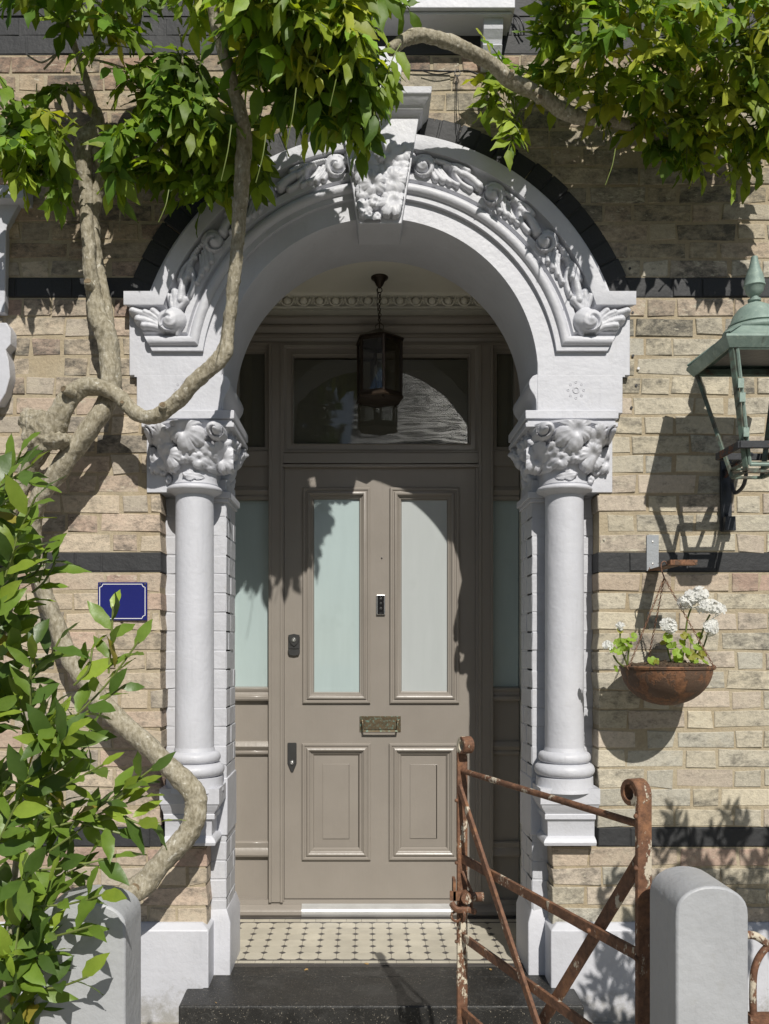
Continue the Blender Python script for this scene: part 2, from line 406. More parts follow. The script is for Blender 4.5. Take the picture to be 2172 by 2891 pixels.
# ================================================================== HOUSE
house = thing('brick_house', (XC, .3, -.14), 'yellow stock brick villa front with black painted brick bands and a grey arched porch', 'house')
YJ = .097
def prow(z):            # half-width limit of the brick face at height z
    if z < zf(2393.6): return .691
    if z < 2.52: return .873
    dz = z-2.406
    return math.sqrt(max(.90**2-dz*dz, 0)) if dz < .90 else 0.0
ROWS = [(k, zf(784+55.45*(k+1)), zf(784+55.45*k)) for k in range(0, 33)] + [(-k, zf(784-52.5*(k-1)), zf(784-52.5*k)) for k in range(1, 19)]
BLACKROWS = {0, 14, 28, -13, -14, -15}
def bcol(x, z, k):
    """stock brick: pale greyish buff, pinker on the left and next to the bands, sootier high up"""
    r = rng.random(); left = x < 0
    if k in (1, 15, 29, -12): base = np.array([.44,.325,.265]) if r < .5 else np.array([.47,.39,.31])
    elif left:
        base = np.array([[.54,.46,.36],[.50,.425,.33],[.53,.43,.345],[.44,.39,.325],[.50,.385,.31]][rng.integers(5)])
    else:
        base = np.array([[.54,.495,.40],[.50,.465,.385],[.45,.43,.37],[.54,.49,.385],[.51,.445,.37]][rng.integers(5)])
    base = base*rng.uniform(.88, 1.10)
    soot = rng.normal(.0, .34)
    if z > 2.35: soot += .50
    if z > 2.9: base = base*np.array([.88,.83,.76])
    if z < 1.2 and not left: soot -= .05
    soot = np.clip(soot, -.5, 1.1); lime = np.clip(rng.normal(0, .35)+(.12 if not left else -.1), -1, 1)
    return base, soot, lime
bricks, mort, band, paintb = MB(), MB(), MB(), MB(); bc = []; st = []
def brick(mb, x0, x1, z0, z1, y=0.0, dep=.108, col=None, pr=.003, j=.0030, e=.0022):
    """one brick with eased, slightly uneven front arrises"""
    yy = y-pr+rng.normal(0, .0012)
    jx = lambda: rng.normal(0, j); t = rng.normal(0, .0012)
    f = [(x0+jx(), yy+e*1.2+t, z0+jx()), (x1+jx(), yy+e*1.2-t, z0+jx()), (x1+jx(), yy+e*1.2-t, z1+jx()), (x0+jx(), yy+e*1.2+t, z1+jx())]
    cx, cz = (x0+x1)/2, (z0+z1)/2
    inn = [(p[0]+(e if p[0] < cx else -e)*1.3, yy+(t if p[0] < cx else -t), p[2]+(e if p[2] < cz else -e)*1.1) for p in f]
    bk = [(p[0], y+dep, p[2]) for p in f]
    mb.add(inn+f+bk, [(0,1,2,3)]+[(i, i+4, (i+1)%4+4, (i+1)%4) for i in range(4)]+[(i+4, i+8, (i+1)%4+8, (i+1)%4+4) for i in range(4)])
    if col is not None:
        b, s, l = col
        for _ in range(12): bc.append((*b, 1)); st.append((s*.5+.0, l*.5, 0, 1))
XL, XR = -2.5, 2.6
for k, z0, z1 in ROWS:
    zm = (z0+z1)/2; lim = prow(zm)
    spans = [(XL, XC-lim), (XC+lim, XR)] if lim > 0 else [(XL, XR)]
    if k == 32: spans = [(XL, XC-lim), (XC+lim, XR)]
    blk = k in BLACKROWS
    for (a, b) in spans:
        if blk:
            band.box(a, b, .0015, .1, z0+.002, z1+.002)
        else:
            mort.box(a+(.004 if a > XL else 0), b-(.004 if b < XR else 0), .0025, .1, z0, z1+.0001)
        jt = .006 if blk else .011
        # Flemish bond: stretcher, header
        st_len, hd_len = .226, .108; per = st_len+hd_len+2*jt
        off = (abs(k) % 2)*per/2+rng.normal(0, .012)
        x = math.floor((a-off)/per)*per+off
        cells = []
        while x < b:
            for ln in (st_len, hd_len):
                q = rng.normal(0, .006); cells.append([x, x+ln+q]); x += ln+q+jt
        for c in cells:
            x0, x1 = max(c[0], a), min(c[1], b)
            if x1-x0 < .03: continue
            if x0-a < .035 and x0 > a: x0 = a
            if b-x1 < .035 and x1 < b: x1 = b
            if blk: brick(band, x0, x1, z0+jt/2+.001, z1-jt/2+.001, 0, .105, None, .0015, .0008)
            else: brick(bricks, x0, x1, z0+jt/2, z1-jt/2, 0, .106, bcol((x0+x1)/2-XC, zm, k), .0008)
wall = MB(); wall.v, wall.f, wall.m = bricks.v, bricks.f, [0]*len(bricks.f); wall.attr = {}
nb = len(wall.v); wall.add(mort.v, mort.f, 1)
bc += [(1,1,1,1)]*(len(wall.v)-nb); st += [(0,0,0,1)]*(len(wall.v)-nb)
wall.attr = {'bc': bc, 'st': st}
wo = mk('brick_wall', wall, [M['brick'], M['mortar']], house, fix=False)
# rear body of the wall
bw = MB()
bw.box(-3.4, XC-.70, .1, .62, -.2, 6.2); bw.box(XC+.70, 3.4, .1, .62, -.2, 6.2); bw.box(XC-.70, XC+.70, .34, .62, 3.20, 6.2)
bw.box(XC-.93, XC+.93, .1, .62, 3.38, 6.2); bw.box(-3.4, 3.4, 0, .1, 4.14, 6.2)
bw.box(-3.4, XL, .0, .1, -.2, 4.14); bw.box(XR, 3.4, .0, .1, -.2, 4.14)
tag(mk('backing_wall', bw, M['mortar'], house))
for nm, ks in (('painted_band', [0]), ('painted_band', [14]), ('painted_band', [28]), ('painted_band', [-13,-14,-15])):
    pass
# split the painted courses into one part for each band
bv = np.array(band.v)
def split(mb, zlo, zhi, xlo, xhi):
    o = MB(); mp = {}
    for f in mb.f:
        zc = np.mean([mb.v[i][2] for i in f])
        if zlo <= zc < zhi and xlo <= np.mean([mb.v[i][0] for i in f]) < xhi:
            nf = []
            for i in f:
                if i not in mp: mp[i] = len(o.v); o.v.append(mb.v[i])
                nf.append(mp[i])
            o.f.append(tuple(nf)); o.m.append(0)
    return o
for zl, zh in ((0,.8), (.8,2.0), (2.0,3.2), (3.2,5)):
    for xa, xb in ((-9, XC), (XC, 9)):
        if zl > 3 and xa > 0: continue
        pb_ = split(band, zl, zh, xa, xb if zl < 3 else 9)
        if pb_.v: mk('painted_band', pb_, M['black'], house, fix=False)

# ring of black painted arch bricks
ring = MB(); nb_ = 40
for i in range(nb_):
    a0 = math.pi*i/nb_; a1 = math.pi*(i+1)/nb_
    for r0, r1 in ((.925, 1.063+rng.normal(0,.003)),):
        e = .0028; jj = rng.normal(0,.0008)
        pl = [(XC+r0*math.cos(t), 2.406+r0*math.sin(t)) for t in (a0+e, a1-e)]
        pu = [(XC+r1*math.cos(t), 2.406+r1*math.sin(t)) for t in (a1-e, a0+e)]
        if min(p[1] for p in pl+pu) < 2.72: 
            if max(p[1] for p in pl+pu) < 2.74: continue
        ring.prism(pl+pu, -.0075+jj, .05)
t_ = [math.pi*i/60 for i in range(61)]
for i in range(60):
    q = [(XC+r*math.cos(t), 2.406+r*math.sin(t)) for r, t in ((.92,t_[i]),(.92,t_[i+1]),(1.062,t_[i+1]),(1.062,t_[i]))]
    if max(p[1] for p in q) > 2.735: ring.prism(q, -.0045, .04)
mk('black_arch_ring', ring, M['black'], house, bevel=.003, seg=1)

# ---------------------------------------------------------------- white porch surround
sur = MB()
# smooth intrados band and soffit: profile revolved round the arch centre
prof = [(.6235, .331), (.6235, -.022), (.6275,-.030), (.70,-.030)]
def arcsweep(mb, prof, f0=0.0, f1=math.pi, n=72, zc=2.406):
    vs = []
    for i in range(n+1):
        a = f0+(f1-f0)*i/n
        for r, y in prof: vs.append((XC+r*math.cos(a), y, zc+r*math.sin(a)))
    m = len(prof)
    mb.add(vs, [(i*m+j, i*m+j+1, (i+1)*m+j+1, (i+1)*m+j) for i in range(n) for j in range(m-1)])
arcsweep(sur, prof+[(.97,-.030),(.97,.05)])
arcsweep(sur, [(1.02,.330),(.6235,.330)])
mk('arch_soffit', sur, M['white'], house, smooth=32)
ped = {}
for sgn in (-1, 1):
    sur = MB()
    X = lambda h: XC+sgn*h
    def hb(mb, h0, h1, y0, y1, z0, z1): mb.box(min(X(h0),X(h1)), max(X(h0),X(h1)), y0, y1, z0, z1)
    hb(sur, .6237, .991, -.030, .331, 2.262, 2.406) if False else None
    # impost block with a wavering outer edge against the brickwork
    hb(sur, .6237, .9905, -.0295, .0995, 2.412, 2.745)
    hb(sur, .6235, .961, -.0305, .1, 2.262, 2.4125)
    hb(sur, .6235, .74, .098, .331, 2.262, 2.4065)
    # corbel scroll on the reveal under the springing
    cp = [(.6225,2.417),(.607,2.411),(.595,2.397),(.5905,2.381),(.594,2.361),(.603,2.345),(.611,2.335),(.618,2.317),(.620,2.296),(.620,2.262),(.66,2.262),(.66,2.417)]
    sur.prism([(X(h), z) for h, z in cp] if sgn > 0 else [(X(h), z) for h, z in cp][::-1], -.0285, .334)
    mk('impost_block', sur, M['white'], house, smooth=32, bevel=.0028); sur = MB()
    # abacus and its under-mouldings, running back along the reveal
    for (h0, h1, y0, z0, z1) in ((.573,.9395,-.050,2.2353,2.2695),(.582,.930,-.041,2.221,2.2355),(.574,.938,-.048,2.203,2.2215)):
        hb(sur, h0, h1, y0, .345, z0, z1)
    hb(sur, .70, .9285, -.0045, .1, 1.953, 2.204)        # flat block behind the capital
    hb(sur, .655, .72, .02, .334, 1.953, 2.204)
    # astragal ledge on the jamb
    hb(sur, .6085, .70, .075, .342, 1.945, 1.972); hb(sur, .618, .70, .083, .337, 1.93, 1.946)
    mk('abacus', sur, M['white'], house, smooth=32, bevel=.0028); sur = MB()
    # smooth dado on the jamb behind the pedestal, jamb plinth, main plinth
    hb(sur, .622, .70, .0915, .334, .565, .80)
    pz = zf(2572,687)
    def chamf(h0, h1, y0, y1, z0, z1, c, cz):            # block with a sloping top (weathered plinth)
        vs = [(X(h0),y0,z0),(X(h1),y0,z0),(X(h1),y1,z0),(X(h0),y1,z0),(X(h0),y0,z1-cz),(X(h1),y0,z1-cz),(X(h1),y1,z1-cz),(X(h0),y1,z1-cz),
              (X(h0+c),y0+c,z1),(X(h1),y0+c,z1),(X(h1),y1,z1),(X(h0+c),y1,z1)]
        sur.add(vs, [(0,1,5,4),(1,2,6,5),(2,3,7,6),(3,0,4,7),(4,5,9,8),(5,6,10,9),(6,7,11,10),(7,4,8,11),(8,9,10,11),(0,3,2,1)])
    chamf(.6085, .73, .078, .352, -.03, .262, .018, .05)
    chamf(.6755, 3.3, -.040, .12, -.16, .2415, .030, .022)
    mk('plinth', sur, M['white'], house, smooth=32, bevel=.004); sur = MB()
    # pedestal: cap slab, ogee, fillet, die, bottom torus - profile swept on its inner side and front
    zz = lambda v: zf(v, 722.6)
    pp = [(.700, 2.0), (.628, zz(2227)), (.628, zz(2271)), (.632, zz(2273)), (.637,zz(2283)), (.648,zz(2294)), (.653,zz(2302)), (.650,zz(2304)), (.650,zz(2316)), (.660,zz(2320)),
          (.663,zz(2326)), (.664,zz(2366)), (.655,zz(2370)), (.648,zz(2376)), (.6445,zz(2383)), (.648,zz(2391)), (.660,zz(2394)), (.70, zz(2394))]
    pp[0] = (.70, zz(2227)); q = []
    h1c = [.861, .861,.861,.858,.857,.853,.852,.850,.850,.849,.848,.848,.849,.851,.852,.851,.848,.848]
    vs = []
    for (h, z), hr in zip(pp, h1c):
        y = -.070+(h-.628)
        vs += [(X(h), .098, z), (X(h), y, z), (X(hr), y, z), (X(hr), .1, z)]
    m = len(pp)
    sur.add(vs, [(j*4+k, j*4+k+1, (j+1)*4+k+1, (j+1)*4+k) for j in range(m-1) for k in range(3)]+[(0,1,2,3), tuple((m-1)*4+k for k in (3,2,1,0))]); ped[sgn] = sur


# painted brick jambs (front strip behind the column and the reveal side)
for sgn in (-1, 1):
    jb = MB(); X = lambda h: XC+sgn*h
    jb.box(min(X(.629),X(.885)), max(X(.629),X(.885)), YJ+.0008, .20, .20, 1.96)
    jb.box(min(X(.629),X(.70)), max(X(.629),X(.70)), YJ+.0009, .3305, .20, 1.96)
    for k, z0, z1 in ROWS:
        if k < 10: continue
        fs_ = (.0, .118, .25) if k % 2 else (.0, .07, .20, .25)
        for i in range(len(fs_)-1):
            a, b = .628+fs_[i], .628+fs_[i+1]-(.006 if i < len(fs_)-2 else 0)
            xs = sorted((X(a), X(b))); brick(jb, xs[0], xs[1], z0+.0025, z1-.0025, YJ, .06, None, .0012, .0014, .002)
        # reveal bricks
        ys = ((YJ+.002,.205),(.212,.3315)) if k % 2 else ((YJ+.002,.150),(.156,.275),(.281,.3315))
        for (y0, y1) in ys:
            e = .002; o_ = rng.normal(0,.0008)
            v = [(X(.6275+o_), y0+e, z0+.0025+e), (X(.627+o_), y1-e, z0+.0025+e), (X(.627+o_), y1-e, z1-.0025-e), (X(.627+o_), y0+e, z1-.0025-e),
                 (X(.6305), y0, z0+.0025), (X(.6305), y1, z0+.0025), (X(.6305), y1, z1-.0025), (X(.6305), y0, z1-.0025)]
            jb.add(v, [(0,1,2,3)]+[(i, i+4, (i+1)%4+4, (i+1)%4) for i in range(4)])
    mk('painted_brick_jamb', jb, M['white2'], house)

# ---------------------------------------------------------------- archivolt mouldings (mitred onto the level returns)
def zret(r): return 1.34+1.163+.927*(r-.702)
def hend(r): return 1.0 if r > .884 else .896+.47*(r-.702)
def archsweep(mb, prof, n=64, capends=True):
    m = len(prof); st_ = []
    for r, y in prof: pass
    rows = []
    rows.append([(XC+hend(r), y, zret(r)) for r, y in prof])
    ph = [math.asin((zret(r)-2.406)/r) for r, y in prof]
    for i in range(n+1):
        rows.append([(XC+r*math.cos(p+(math.pi-2*p)*i/n), y, 2.406+r*math.sin(p+(math.pi-2*p)*i/n)) for (r, y), p in zip(prof, ph)])
    rows.append([(XC-hend(r), y, zret(r)) for r, y in prof])
    vs = [p for r in rows for p in r]
    mb.add(vs, [(i*m+j, i*m+j+1, (i+1)*m+j+1, (i+1)*m+j) for i in range(len(rows)-1) for j in range(m-1)]+[tuple(range(m)), tuple(range((len(rows)-1)*m, len(rows)*m))[::-1]])
am = MB()
tor = [(.744+.0205*math.cos(t), -.045-.021*math.sin(t)) for t in [math.pi*i/8 for i in range(8,-1,-1)]]
archsweep(am, [(.703,.0),(.703,-.047),(.7235,-.0475)]+tor+[(.7655,-.042),(.771,-.042),(.778,-.055),(.803,-.056),(.805,-.036),(.868,-.036),(.876,-.040),(.8835,-.050),(.886,-.0745),(.889,-.0755),(.943,-.0755),(.943,.02)])
arch = mk('carved_archivolt', am, M['white'], house, smooth=38, bevel=.0022, seg=2)

# ---------------------------------------------------------------- relief carving
def relief(mb, fn, x0, x1, z0, z1, step, prims, back=-.012):
    nx, nz = int((x1-x0)/step)+1, int((z1-z0)/step)+1
    X_, Z_ = np.meshgrid(np.linspace(x0, x1, nx), np.linspace(z0, z1, nz)); H = np.full(X_.shape, -1.0)
    for p in prims: H = np.maximum(H, p(X_, Z_))
    H = H+np.where(H > 0, .0009*np.sin(X_*173+Z_*57)*np.sin(Z_*141-X_*33), 0)
    ok = H > 0; keep = ok[:-1,:-1]|ok[1:,:-1]|ok[:-1,1:]|ok[1:,1:]
    Hh = np.where(ok, H, back); need = np.zeros_like(ok)
    need[:-1,:-1] |= keep; need[1:,:-1] |= keep; need[:-1,1:] |= keep; need[1:,1:] |= keep
    idx = -np.ones(ok.shape, int); idx[need] = np.arange(need.sum())
    vs = [fn(x, z, h) for x, z, h in zip(X_[need], Z_[need], Hh[need])]
    js, is_ = np.nonzero(keep)
    fs = [(idx[j,i], idx[j,i+1], idx[j+1,i+1], idx[j+1,i]) for j, i in zip(js, is_)]
    mb.add(vs, fs)
def acanthus(cx, cz, ang, L, W, H, n=3.0, curve=0.0, base=.006):
    ca, sa = math.cos(ang), math.sin(ang)
    def f(x, z):
        p = ((x-cx)*ca+(z-cz)*sa)/L; q = -(x-cx)*sa+(z-cz)*ca; q = q-curve*L*np.clip(p,0,1.2)**2
        pc = np.clip(p, 1e-4, 1)
        w = W*np.sin(np.pi*pc**.75)**.55*(1-.30*np.abs(np.cos(n*np.pi*pc+.6))**3)*(.35+.8*pc)
        t = np.abs(q)/np.maximum(w, 1e-5); ins = (p > 0)&(p < 1)&(t < 1)
        h = base+H*(.25+.75*pc)*np.sqrt(np.clip(1-t*t,0,1))**.8
        ph = np.arctan2(q, p*L+.01); h = h*(1-.30*np.abs(np.sin(ph*9))**.7*(t < .96))-.30*H*np.exp(-(q/(.10*W))**2)*(pc < .92)
        return np.where(ins, np.maximum(h,.001), -1)
    return f
def scroll(cx, cz, r, H, sg=1, base=.006, turns=1.35):
    def f(x, z):
        dx, dz = x-cx, z-cz; d = np.hypot(dx, dz)/r; th = np.arctan2(dz, dx)*sg/(2*np.pi)
        fr = np.mod(d*turns-th, 1.0); gr = np.exp(-((fr-.5)/.13)**2)*(d > .22)
        h = base+H*(.45+.55*np.sqrt(np.clip(1-d*d*.9,0,1)))-H*.55*gr+H*.25*np.exp(-(d/.28)**2)
        return np.where(d < 1, np.maximum(h,.001), -1)
    return f
def vleaf(cx, cz, r, H, n=5, rot=0.0, tx=0.0, tz=0.0, base=.006, cup=.4):
    """lobed vine leaf, cupped, veined, tilted by tx, tz"""
    def f(x, z):
        dx, dz = x-cx, z-cz; d = np.hypot(dx, dz); th = np.arctan2(dz, dx)-rot
        rr = r*(.78+.22*np.abs(np.cos(n*th/2))**.45)*(1+.13*np.sin(th*1+rot*7)+.07*np.sin(2*th+rot*3)+.02*np.sin(th*19)); a = d/rr
        h = base+H*(1-cup*np.exp(-(d/(.24*r))**2))*(1-.45*a**5)+H*(tx*dx+tz*dz)/r-H*.26*np.exp(-(np.cos(n*th/2)/.14)**2)*np.clip(a*1.4-.5,0,1)-H*.09*np.abs(np.sin(n*th*1.5+1.57))*np.clip(a*1.5-.3,0,1)
        return np.where(a < 1, np.maximum(h,.001), -1)
    return f
def finger(x0, z0, x1, z1, r0, r1, H0, H1, bend=0.0, base=.003, m=16):
    """one fleshy finger of carved foliage, a swelling tapered ridge along a bent line"""
    L = math.hypot(x1-x0, z1-z0); nx, nz = -(z1-z0)/L, (x1-x0)/L
    def f(x, z):
        h = np.full(x.shape, -1.0)
        for i in range(m):
            t = i/(m-1); o = bend*L*math.sin(math.pi*t); px, pz = x0+(x1-x0)*t+nx*o, z0+(z1-z0)*t+nz*o
            r = r0+(r1-r0)*t; Hh = H0+(H1-H0)*t
            a2 = ((x-px)**2+(z-pz)**2)/(r*r); hh = base+Hh*np.sqrt(np.clip(1-a2,0,1))**.8
            h = np.where(a2 < 1, np.maximum(h, hh), h)
        return h
    return f
def ballp(cx, cz, r, H, base=.004):
    def f(x, z):
        a = np.hypot(x-cx, z-cz)/r; return np.where(a < 1, base+H*np.sqrt(np.clip(1-a*a,0,1)), -1)
    return f
# frieze of the archivolt, one half at a time
for sgn in (-1, 1):
    pr = []; rc = .833
    def pt(a0, s, t): a = R(a0)+s/rc; return (rc+t)*math.sin(a), (rc+t)*math.cos(a)
    def fg(a0, s0, t0, s1, t1, r0, r1, H0, H1, bend=0.0): pr.append(finger(*pt(a0,s0,t0), *pt(a0,s1,t1), r0, r1, H0, H1, bend))
    for i, a0 in enumerate((12.0, 32.4, 51.6)):
        k = (1.0, .97, 1.13)[i]; sc_ = (1, .98, .98)[i]
        x, z = pt(a0, 0, -.004); pr.append(scroll(x, z, .040*sc_, .034, -1, .008, 1.15))
        fg(a0, -.038, .012, -.004, .036, .010, .013, .022, .026, .2); fg(a0, -.004, .036, .030, .022, .013, .010, .028, .020, .2)
        # long outer leaf ending in fleshy lobes beside the next scroll
        fg(a0, .012, .030, .150*k, .010, .008, .015, .022, .034, .10); fg(a0, .120*k, .014, .232*k, -.002, .014, .019, .030, .036, .08)
        fg(a0, .075*k, .022, .168*k, .033, .008, .0135, .022, .030, .12); fg(a0, .125*k, .004, .205*k, -.026, .010, .0135, .024, .028, -.1)
        # inner fan of shorter lobes
        for s0, t0, s1, t1, r1 in ((.024,.012,.058,-.040,.0125),(.034,.014,.088,-.037,.0140),(.046,.014,.118,-.034,.0130),(.062,.012,.150,-.034,.0115)):
            fg(a0, s0*k, t0, s1*k, t1, .008, r1, .018, .029, -.08)
    x, z = pt(8.2, 0, .020); pr.append(vleaf(x, z, .024, .020))
    bx, bz = (1654-1072.5)/720, (1058-906)/720
    pr += [ballp(bx, bz, .051, .052), scroll(bx+.016, bz-.008, .040, .026, -1, .034, .9), finger(bx-.020, bz-.02, bx-.012, bz-.056, .022, .008, .035, .018)]
    for dx0, dz0, dx1, dz1, r1 in ((-.020,.046,-.048,.080,.0165),(-.014,.050,-.030,.104,.0175),(-.006,.050,-.004,.110,.0175),(.004,.048,.018,.094,.0150)):
        pr.append(finger(bx+dx0, bz+dz0, bx+dx1, bz+dz1, .013, r1, .026, .030))
    for x0, z0, x1, z1, r1 in ((.040,-.028,.160,.036,.0165),(.040,-.034,.138,.004,.0185),(.040,-.038,.116,-.022,.0165),(.040,-.015,.080,.036,.0150),(.040,-.02,.110,.030,.0150)):
        pr.append(finger(bx+x0, bz+z0, bx+x1, bz+z1, .014, r1, .024, .034, .08))
    cv = MB()
    relief(cv, lambda x, z, h: (XC+sgn*x, -.043-h, 2.406+z), .05, 1.01, .05, .92, .0028, pr)
    # dark undercut backing block under the level hood
    mk('carved_scrollwork', cv, M['white'], arch, smooth=50)

# ---------------------------------------------------------------- keystone
ks = MB(); zb, zt = 2.977, 3.386; xk = (1073-1031)/729
def kx(z): return .084+(.150-.084)*(z-zb)/(zt-zb)
ks.add([(xk-kx(z)*f, y, z) for z in (zb, zt) for f, y in ((1,-.10),(-1,-.10),(-1,.072),(1,.072))], [(0,1,2,3),(4,7,6,5),(0,4,5,1),(1,5,6,2),(2,6,7,3),(3,7,4,0)])
capv = [(1.386-1.386+zt,.10),(zt+.006,.104),(zt+.014,.112),(zt+.016,.122),(zt+.030,.130),(zt+.045,.150),(zt+.052,.154),(zt+.056,.16),(zt+.082,.162),(zt+.084,.15),(zt+.10,.05)]
vs = []
for z, fwd in capv:
    e = fwd-.10; hw = .150+e*.75
    vs += [(xk-hw, .02, z), (xk-hw, -fwd, z), (xk+hw, -fwd, z), (xk+hw, .02, z)]
ks.add(vs, [(j*4+k, j*4+k+1, (j+1)*4+k+1, (j+1)*4+k) for j in range(len(capv)-1) for k in range(3)]+[tuple((len(capv)-1)*4+k for k in range(4)), (3,2,1,0)])
# curved bracket standing on the cap
cb = [(xk-.10,zt+.09),(xk-.02,zt+.09)]+[(xk-.02+.105*math.sin(t), zt+.195-.105*math.cos(t)) for t in [R(a) for a in range(0,95,15)]]+[(xk+.085,zt+.26),(xk+.05,zt+.285),(xk-.10,zt+.285)]
ks.prism(cb, -.09, .02)
ko = mk('keystone', ks, M['white'], arch, smooth=35, bevel=.003)
kv = MB(); kp = lambda u, v: ((u-1031)/729, 1.34+(1825-v)/729)
pr = []
for (zx, zy, r, n, rt, tx, tz, H) in ((665,835,23,6,.2,0,0,.018),(480,850,30,5,1.2,-.3,.1,.030),(640,1010,23,6,.5,0,0,.014),(545,1180,32,5,.3,.2,.1,.026),
      (560,1430,34,7,-1.3,.1,-.5,.030),(320,1230,30,5,1.9,.2,.3,.034),(230,1000,36,5,.7,-.2,0,.026),(340,1430,17,4,-1.2,0,-.2,.028),(210,1500,22,5,.8,0,0,.022),
      (290,860,30,5,2.1,0,.3,.022),(370,1600,11,4,-1.4,0,0,.018),(270,1590,14,4,-1.5,0,0,.02),(450,1050,18,5,.0,0,0,.018),(200,1300,22,5,.1,0,0,.020),(700,1150,14,5,.1,0,0,.012)):
    x, z = kp(980+zx/4.254, 240+zy/4.254); pr.append(vleaf(x, z, r*1.28/729, H, n, rt, tx, tz))
pr = [(lambda g: (lambda x, z: np.where(np.abs(x-xk) < kx(z)-.007, g(x, z), -1)))(g) for g in pr]
relief(kv, lambda x, z, h: (x, -.099-h*.85, z), xk-.14, xk+.14, 2.985, 3.30, .003, pr)
mk('carved_leaves', kv, M['white'], arch, smooth=50)

# rosette drillings on the impost blocks
for sgn in (-1, 1):
    rs = MB(); cx = XC+sgn*.776; cz = 2.353
    rs.torus((cx,-.030,cz), (0,1,0), .011, .0035, 16, 6)
    for k in range(8):
        a = math.pi*k/4; rs.torus((cx+.031*math.cos(a), -.0305, cz+.031*math.sin(a)), (0,1,0), .0042, .0018, 8, 4)
    mk('drilled_rosette', rs, M['white2'], house, smooth=60)

# ---------------------------------------------------------------- columns
for sgn in (-1, 1):
    cx = XC+sgn*.742; cy = .020
    sh = MB(); sh.lathe((cx,cy,0), [(.0790,.835),(.0772,.87),(.0765,1.2),(.0755,1.96)], 40)
    col = mk('porch_column', sh, M['white'], house, smooth=40)
    zz = lambda v: zf(v, 703)
    mk('pedestal', ped[sgn], M['white'], col, smooth=32, bevel=.0025)
    b = MB(); T = lambda r0, c, rr, hz, n=7: [(r0+rr*math.cos(t), c+hz*math.sin(t)) for t in [R(-85+170*i/n) for i in range(n+1)]]
    b.lathe((cx,cy,0), [(.118,zz(2229)),(.116,zz(2222)),(.113,zz(2216)),(.112,zz(2190))]+T(.096,(zz(2188)+zz(2152))/2,.023,(zz(2152)-zz(2188))/2)+[(.092,zz(2151))]+T(.088,(zz(2150)+zz(2121))/2,.0155,(zz(2121)-zz(2150))/2)+[(.082,zz(2119)),(.0775,zz(2108))], 44)
    mk('column_base', b, M['white'], col, smooth=50)
    b = MB()
    b.lathe((cx,cy,0), [(.078,zz(1402))]+T(.090,(zz(1395)+zz(1376))/2,.020,(zz(1376)-zz(1395))/2)+[(.094,zz(1373)),(.090,zz(1362)),(.090,zz(1340)),(.100,zz(1300)),(.118,zz(1262)),(.135,zz(1230)),(.150,zz(1212)),(.150,2.2035)], 44)
    b.box(cx-.150, cx+.150, cy, .1, 2.10, 2.2035)
    cap = mk('carved_capital', b, M['white'], col, smooth=40)
    # leaves and volutes on the front; map from the surveyed right-hand capital
    def bell(z):
        zs = [1.95, 2.02, 2.07, 2.12, 2.17, 2.21]; rs_ = [.088,.090,.100,.118,.138,.150]
        return float(np.interp(z, zs, rs_))
    def fr(x, z, h):
        r = bell(z); dx = x; sq = .55+.45*min(1, max(0,(z-1.97)/.2))
        y = cy-math.sqrt(max(r*r-dx*dx*(1-.55*min(1,max(0,(z-2.0)/.18))), (.25*r)**2))
        return (cx+sgn*dx, y-h, z)
    cc = lambda zx, zy: ((1440+zx/5.194-1592)/712, 1.34+(1825-(1160+zy/5.194))/712)
    pr = []
    for (zx, zy, r, n, rt, tx, tz, H) in ((825,395,44,5,-.3,0,-.3,.036),(1110,690,36,5,.6,.1,-.4,.036),(1375,760,31,5,-1.0,.3,0,.028),(330,720,32,5,-1.2,-.3,0,.030),
        (640,770,21,4,.4,0,0,.026),(850,720,19,5,.1,0,0,.028),(720,620,19,5,1.2,0,0,.024),(1150,480,30,5,.2,0,.3,.022),(490,640,20,4,1.3,0,.1,.024),(560,760,15,4,.9,0,0,.018),
        (500,840,14,4,-1,0,0,.016),(1220,880,13,4,-1,0,0,.014),(1140,1010,11,5,-1,0,0,.014)):
        x, z = cc(zx, zy); pr.append(vleaf(x, z, r*1.2/712, H, n, rt, tx, tz))
    x, z = cc(735,985); pr.append(acanthus(x-.04, z-.006, R(8), .085, .030, .016, 2, 0))
    for (zx, zy, sg) in ((385,385,-1), (1415,400,1)):
        x, z = cc(zx, zy); pr += [scroll(x, z, .033, .052, sg, .01, 1.3)]
    x, z = cc(560,215); pr.append(acanthus(x+.03, z, R(178), .12, .020, .018, 1, 0)); x, z = cc(1250,215); pr.append(acanthus(x-.05, z, R(2), .12, .020, .018, 1, 0))
    lv = MB(); relief(lv, fr, -.165, .165, 1.965, 2.20, .003, pr, -.02)
    # leaves on the reveal side of the capital
    def sd(y, z, h):
        r = bell(z); return (XC+sgn*(.655-(r-.088)*.75-h), y, z)
    pr = [vleaf(.02,2.15,.040,.030,5,.4), vleaf(.09,2.09,.045,.034,5,1.0), vleaf(.15,2.15,.045,.036,5,.2), vleaf(.21,2.08,.045,.034,5,.7), vleaf(.27,2.14,.044,.036,5,.2),
          vleaf(.03,2.06,.035,.022,5,1.2), vleaf(.16,2.03,.036,.024,5,.2), vleaf(.28,2.04,.036,.024,5,.9), scroll(.30,2.17,.03,.04), scroll(.09,2.17,.03,.03)]
    relief(lv, sd, -.03, .33, 1.98, 2.20, .004, pr, -.02)
    mk('capital_leaves', lv, M['white'], col, smooth=50)

